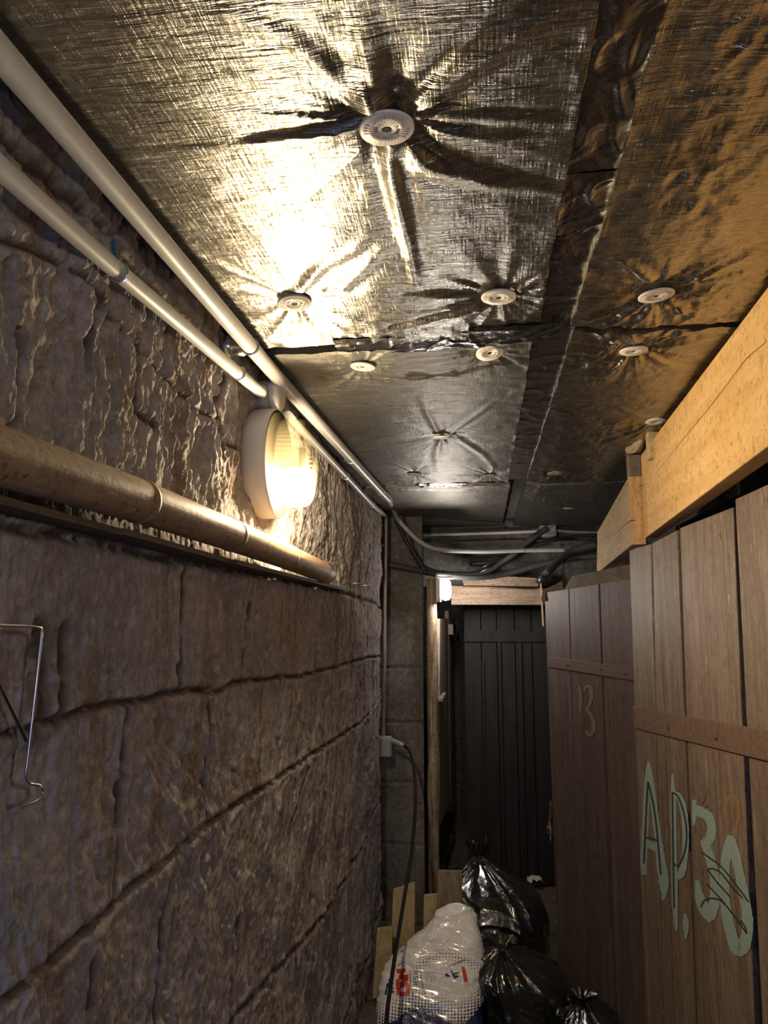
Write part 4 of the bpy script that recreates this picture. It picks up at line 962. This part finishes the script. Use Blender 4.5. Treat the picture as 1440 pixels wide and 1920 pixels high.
# ================================================================== BLACK BAGS
def bag(name, c, rx, ry, h, label, seed, knot, kn_h=.09, square=.8):
    n, m = 110, 160; A, B = np.meshgrid(np.linspace(0, 1, n), np.linspace(0, 2*math.pi, m+1), indexing='ij')
    prof = np.where(A < .12, .72+.28*np.sin(A/.12*math.pi/2), 1.0)*(1-sstep(.45, 1.0, A)**1.25*.93)
    fold = ridge(np.cos(B)*4+seed, np.sin(B)*4+A*1.2, seed)**2
    amp = .05+.13*sstep(.4, .95, A)
    R = prof*(1+amp*(fold-.4)*1.5+.08*(fbm(np.cos(B)*1.5+seed, np.sin(B)*1.5+A*3, 4, seed+2)-.5)*2+.035*ridge(np.cos(B)*3+A*9, np.sin(B)*3+A*6, seed+6)**3)
    R[:, -1] = R[:, 0]
    e = lambda v: np.sign(v)*np.abs(v)**square
    X = c[0]+(knot[0]-c[0])*sstep(.3, 1, A)+rx*R*e(np.cos(B)); Y = c[1]+(knot[1]-c[1])*sstep(.3, 1, A)+ry*R*e(np.sin(B))
    Z = .015+h*(1-(1-A)**1.35)+.02*(fbm(np.cos(B)*2, np.sin(B)*2+A*4, 3, seed+9)-.5)*A*2
    root = thing(name, (c[0], c[1], 0), label, 'rubbish bag', 'black rubbish bags')
    MB().grid(np.stack([X, Y, Z], -1)).build('bag_body', M['bag'], root, recalc=False)
    top = np.array([X[-1].mean(), Y[-1].mean(), Z[-1].mean()])
    n2, m2 = 16, 48; A, B = np.meshgrid(np.linspace(0, 1, n2), np.linspace(0, 2*math.pi, m2+1), indexing='ij')
    r = (.022+.055*A**1.3)*(1+.5*(ridge(np.cos(B)*5, np.sin(B)*5, seed+20)-.5)*A); r[:, -1] = r[:, 0]
    zt_ = top[2]-.015+kn_h*A*(.7+.6*vn(np.cos(B)*3+9, np.sin(B)*3, seed+22)); zt_[:, -1] = zt_[:, 0]
    MB().grid(np.stack([top[0]+r*np.cos(B)*.8, top[1]+r*np.sin(B)*.6, zt_], -1)).build('tied_neck', M['bag'], root, recalc=False)
    return root
bag('rubbish_bag', (.03, 4.32), .27, .25, .50, 'taller black rubbish bag with twisted top by the far doorway', 501, (-.05, 4.42), .09)
bag('rubbish_bag', (.150, 3.68), .210, .22, .37, 'shiny black rubbish bag next to the white sack, in front of the taller bag', 521, (.055, 3.60), .04, .9)
bag('rubbish_bag', (.415, 3.50), .13, .22, .20, 'low slumped black rubbish bag against the number 13 door', 541, (.39, 3.55), .03)

# ================================================================== OFFCUTS, SCRAP
def offcut(pix, y, th, mat, label):
    q = [on_y(a, b, y) for a, b in pix]; zb_ = .012
    q = [q[0], q[1], np.array([q[1][0]+.005, y-.12, zb_]), np.array([q[0][0]-.005, y-.12, zb_])]
    return tag(MB().slab(q, (0, th, 0)).build('wood_offcut', mat, bevel=.002), label, 'wood offcut', 'offcuts behind the white sack')
offcut([(821, 1633), (866, 1634)], 4.02, .022, M['board_grey'], 'greyish brown square-topped board upright behind the white sack')
offcut([(795, 1679), (820, 1677)], 4.08, .02, M['board_pale'], 'narrow pale offcut tucked beside the greyish brown board')
offcut([(737, 1668), (778, 1655)], 4.16, .02, M['board_pale'], 'pale slanting-topped offcut leaning behind the hanging cable')
offcut([(707, 1742), (736, 1738)], 3.98, .02, M['board_pale'], 'short pale offcut at the foot of the stone wall')
rr = random.Random(9)
pc = on_z(1002, 1658, .03); mb = MB(); pts = []
P = np.zeros((9, 9, 3))
for i in range(9):
    for j in range(9): P[i, j] = pc+np.array([(i-4)*.012+rr.uniform(-.005, .005), (j-4)*.012, .012+.03*ridge(np.array(i*.9), np.array(j*.9), 7)+rr.uniform(0, .012)])
tag(MB().grid(P).build('paper_scrap', M['paper'], recalc=False), 'crumpled white paper scrap on the dark floor beyond the bags', 'paper scrap')
a, b = on_z(975, 1664, .02), on_z(1036, 1656, .02)
tag(MB().tube([a, (a+b)/2+np.array([0, 0, .008]), b], [.006, .009, .006], 7).build('wood_stick', M['rust_dark']), 'thin brown stick lying beside the crumpled white paper scrap', 'stick')
for k, (px, py) in enumerate(((844, 1530), (858, 1555), (843, 1570))):
    c = on_z(px, py, .012); s_ = MB().add([c+np.array([rr.uniform(-.03, .03), rr.uniform(-.03, .03), rr.uniform(0, .02)]) for _ in range(4)], [(0, 1, 2), (0, 3, 1), (1, 3, 2), (0, 2, 3)])
    tag(s_.build('plaster_crumb', M['paper']), ['pale plaster crumb deepest inside the side passage', 'pale plaster crumb beside the black door in the passage', 'pale plaster crumb at the passage entrance near the post'][k], 'plaster crumb', 'crumbs on the passage floor')
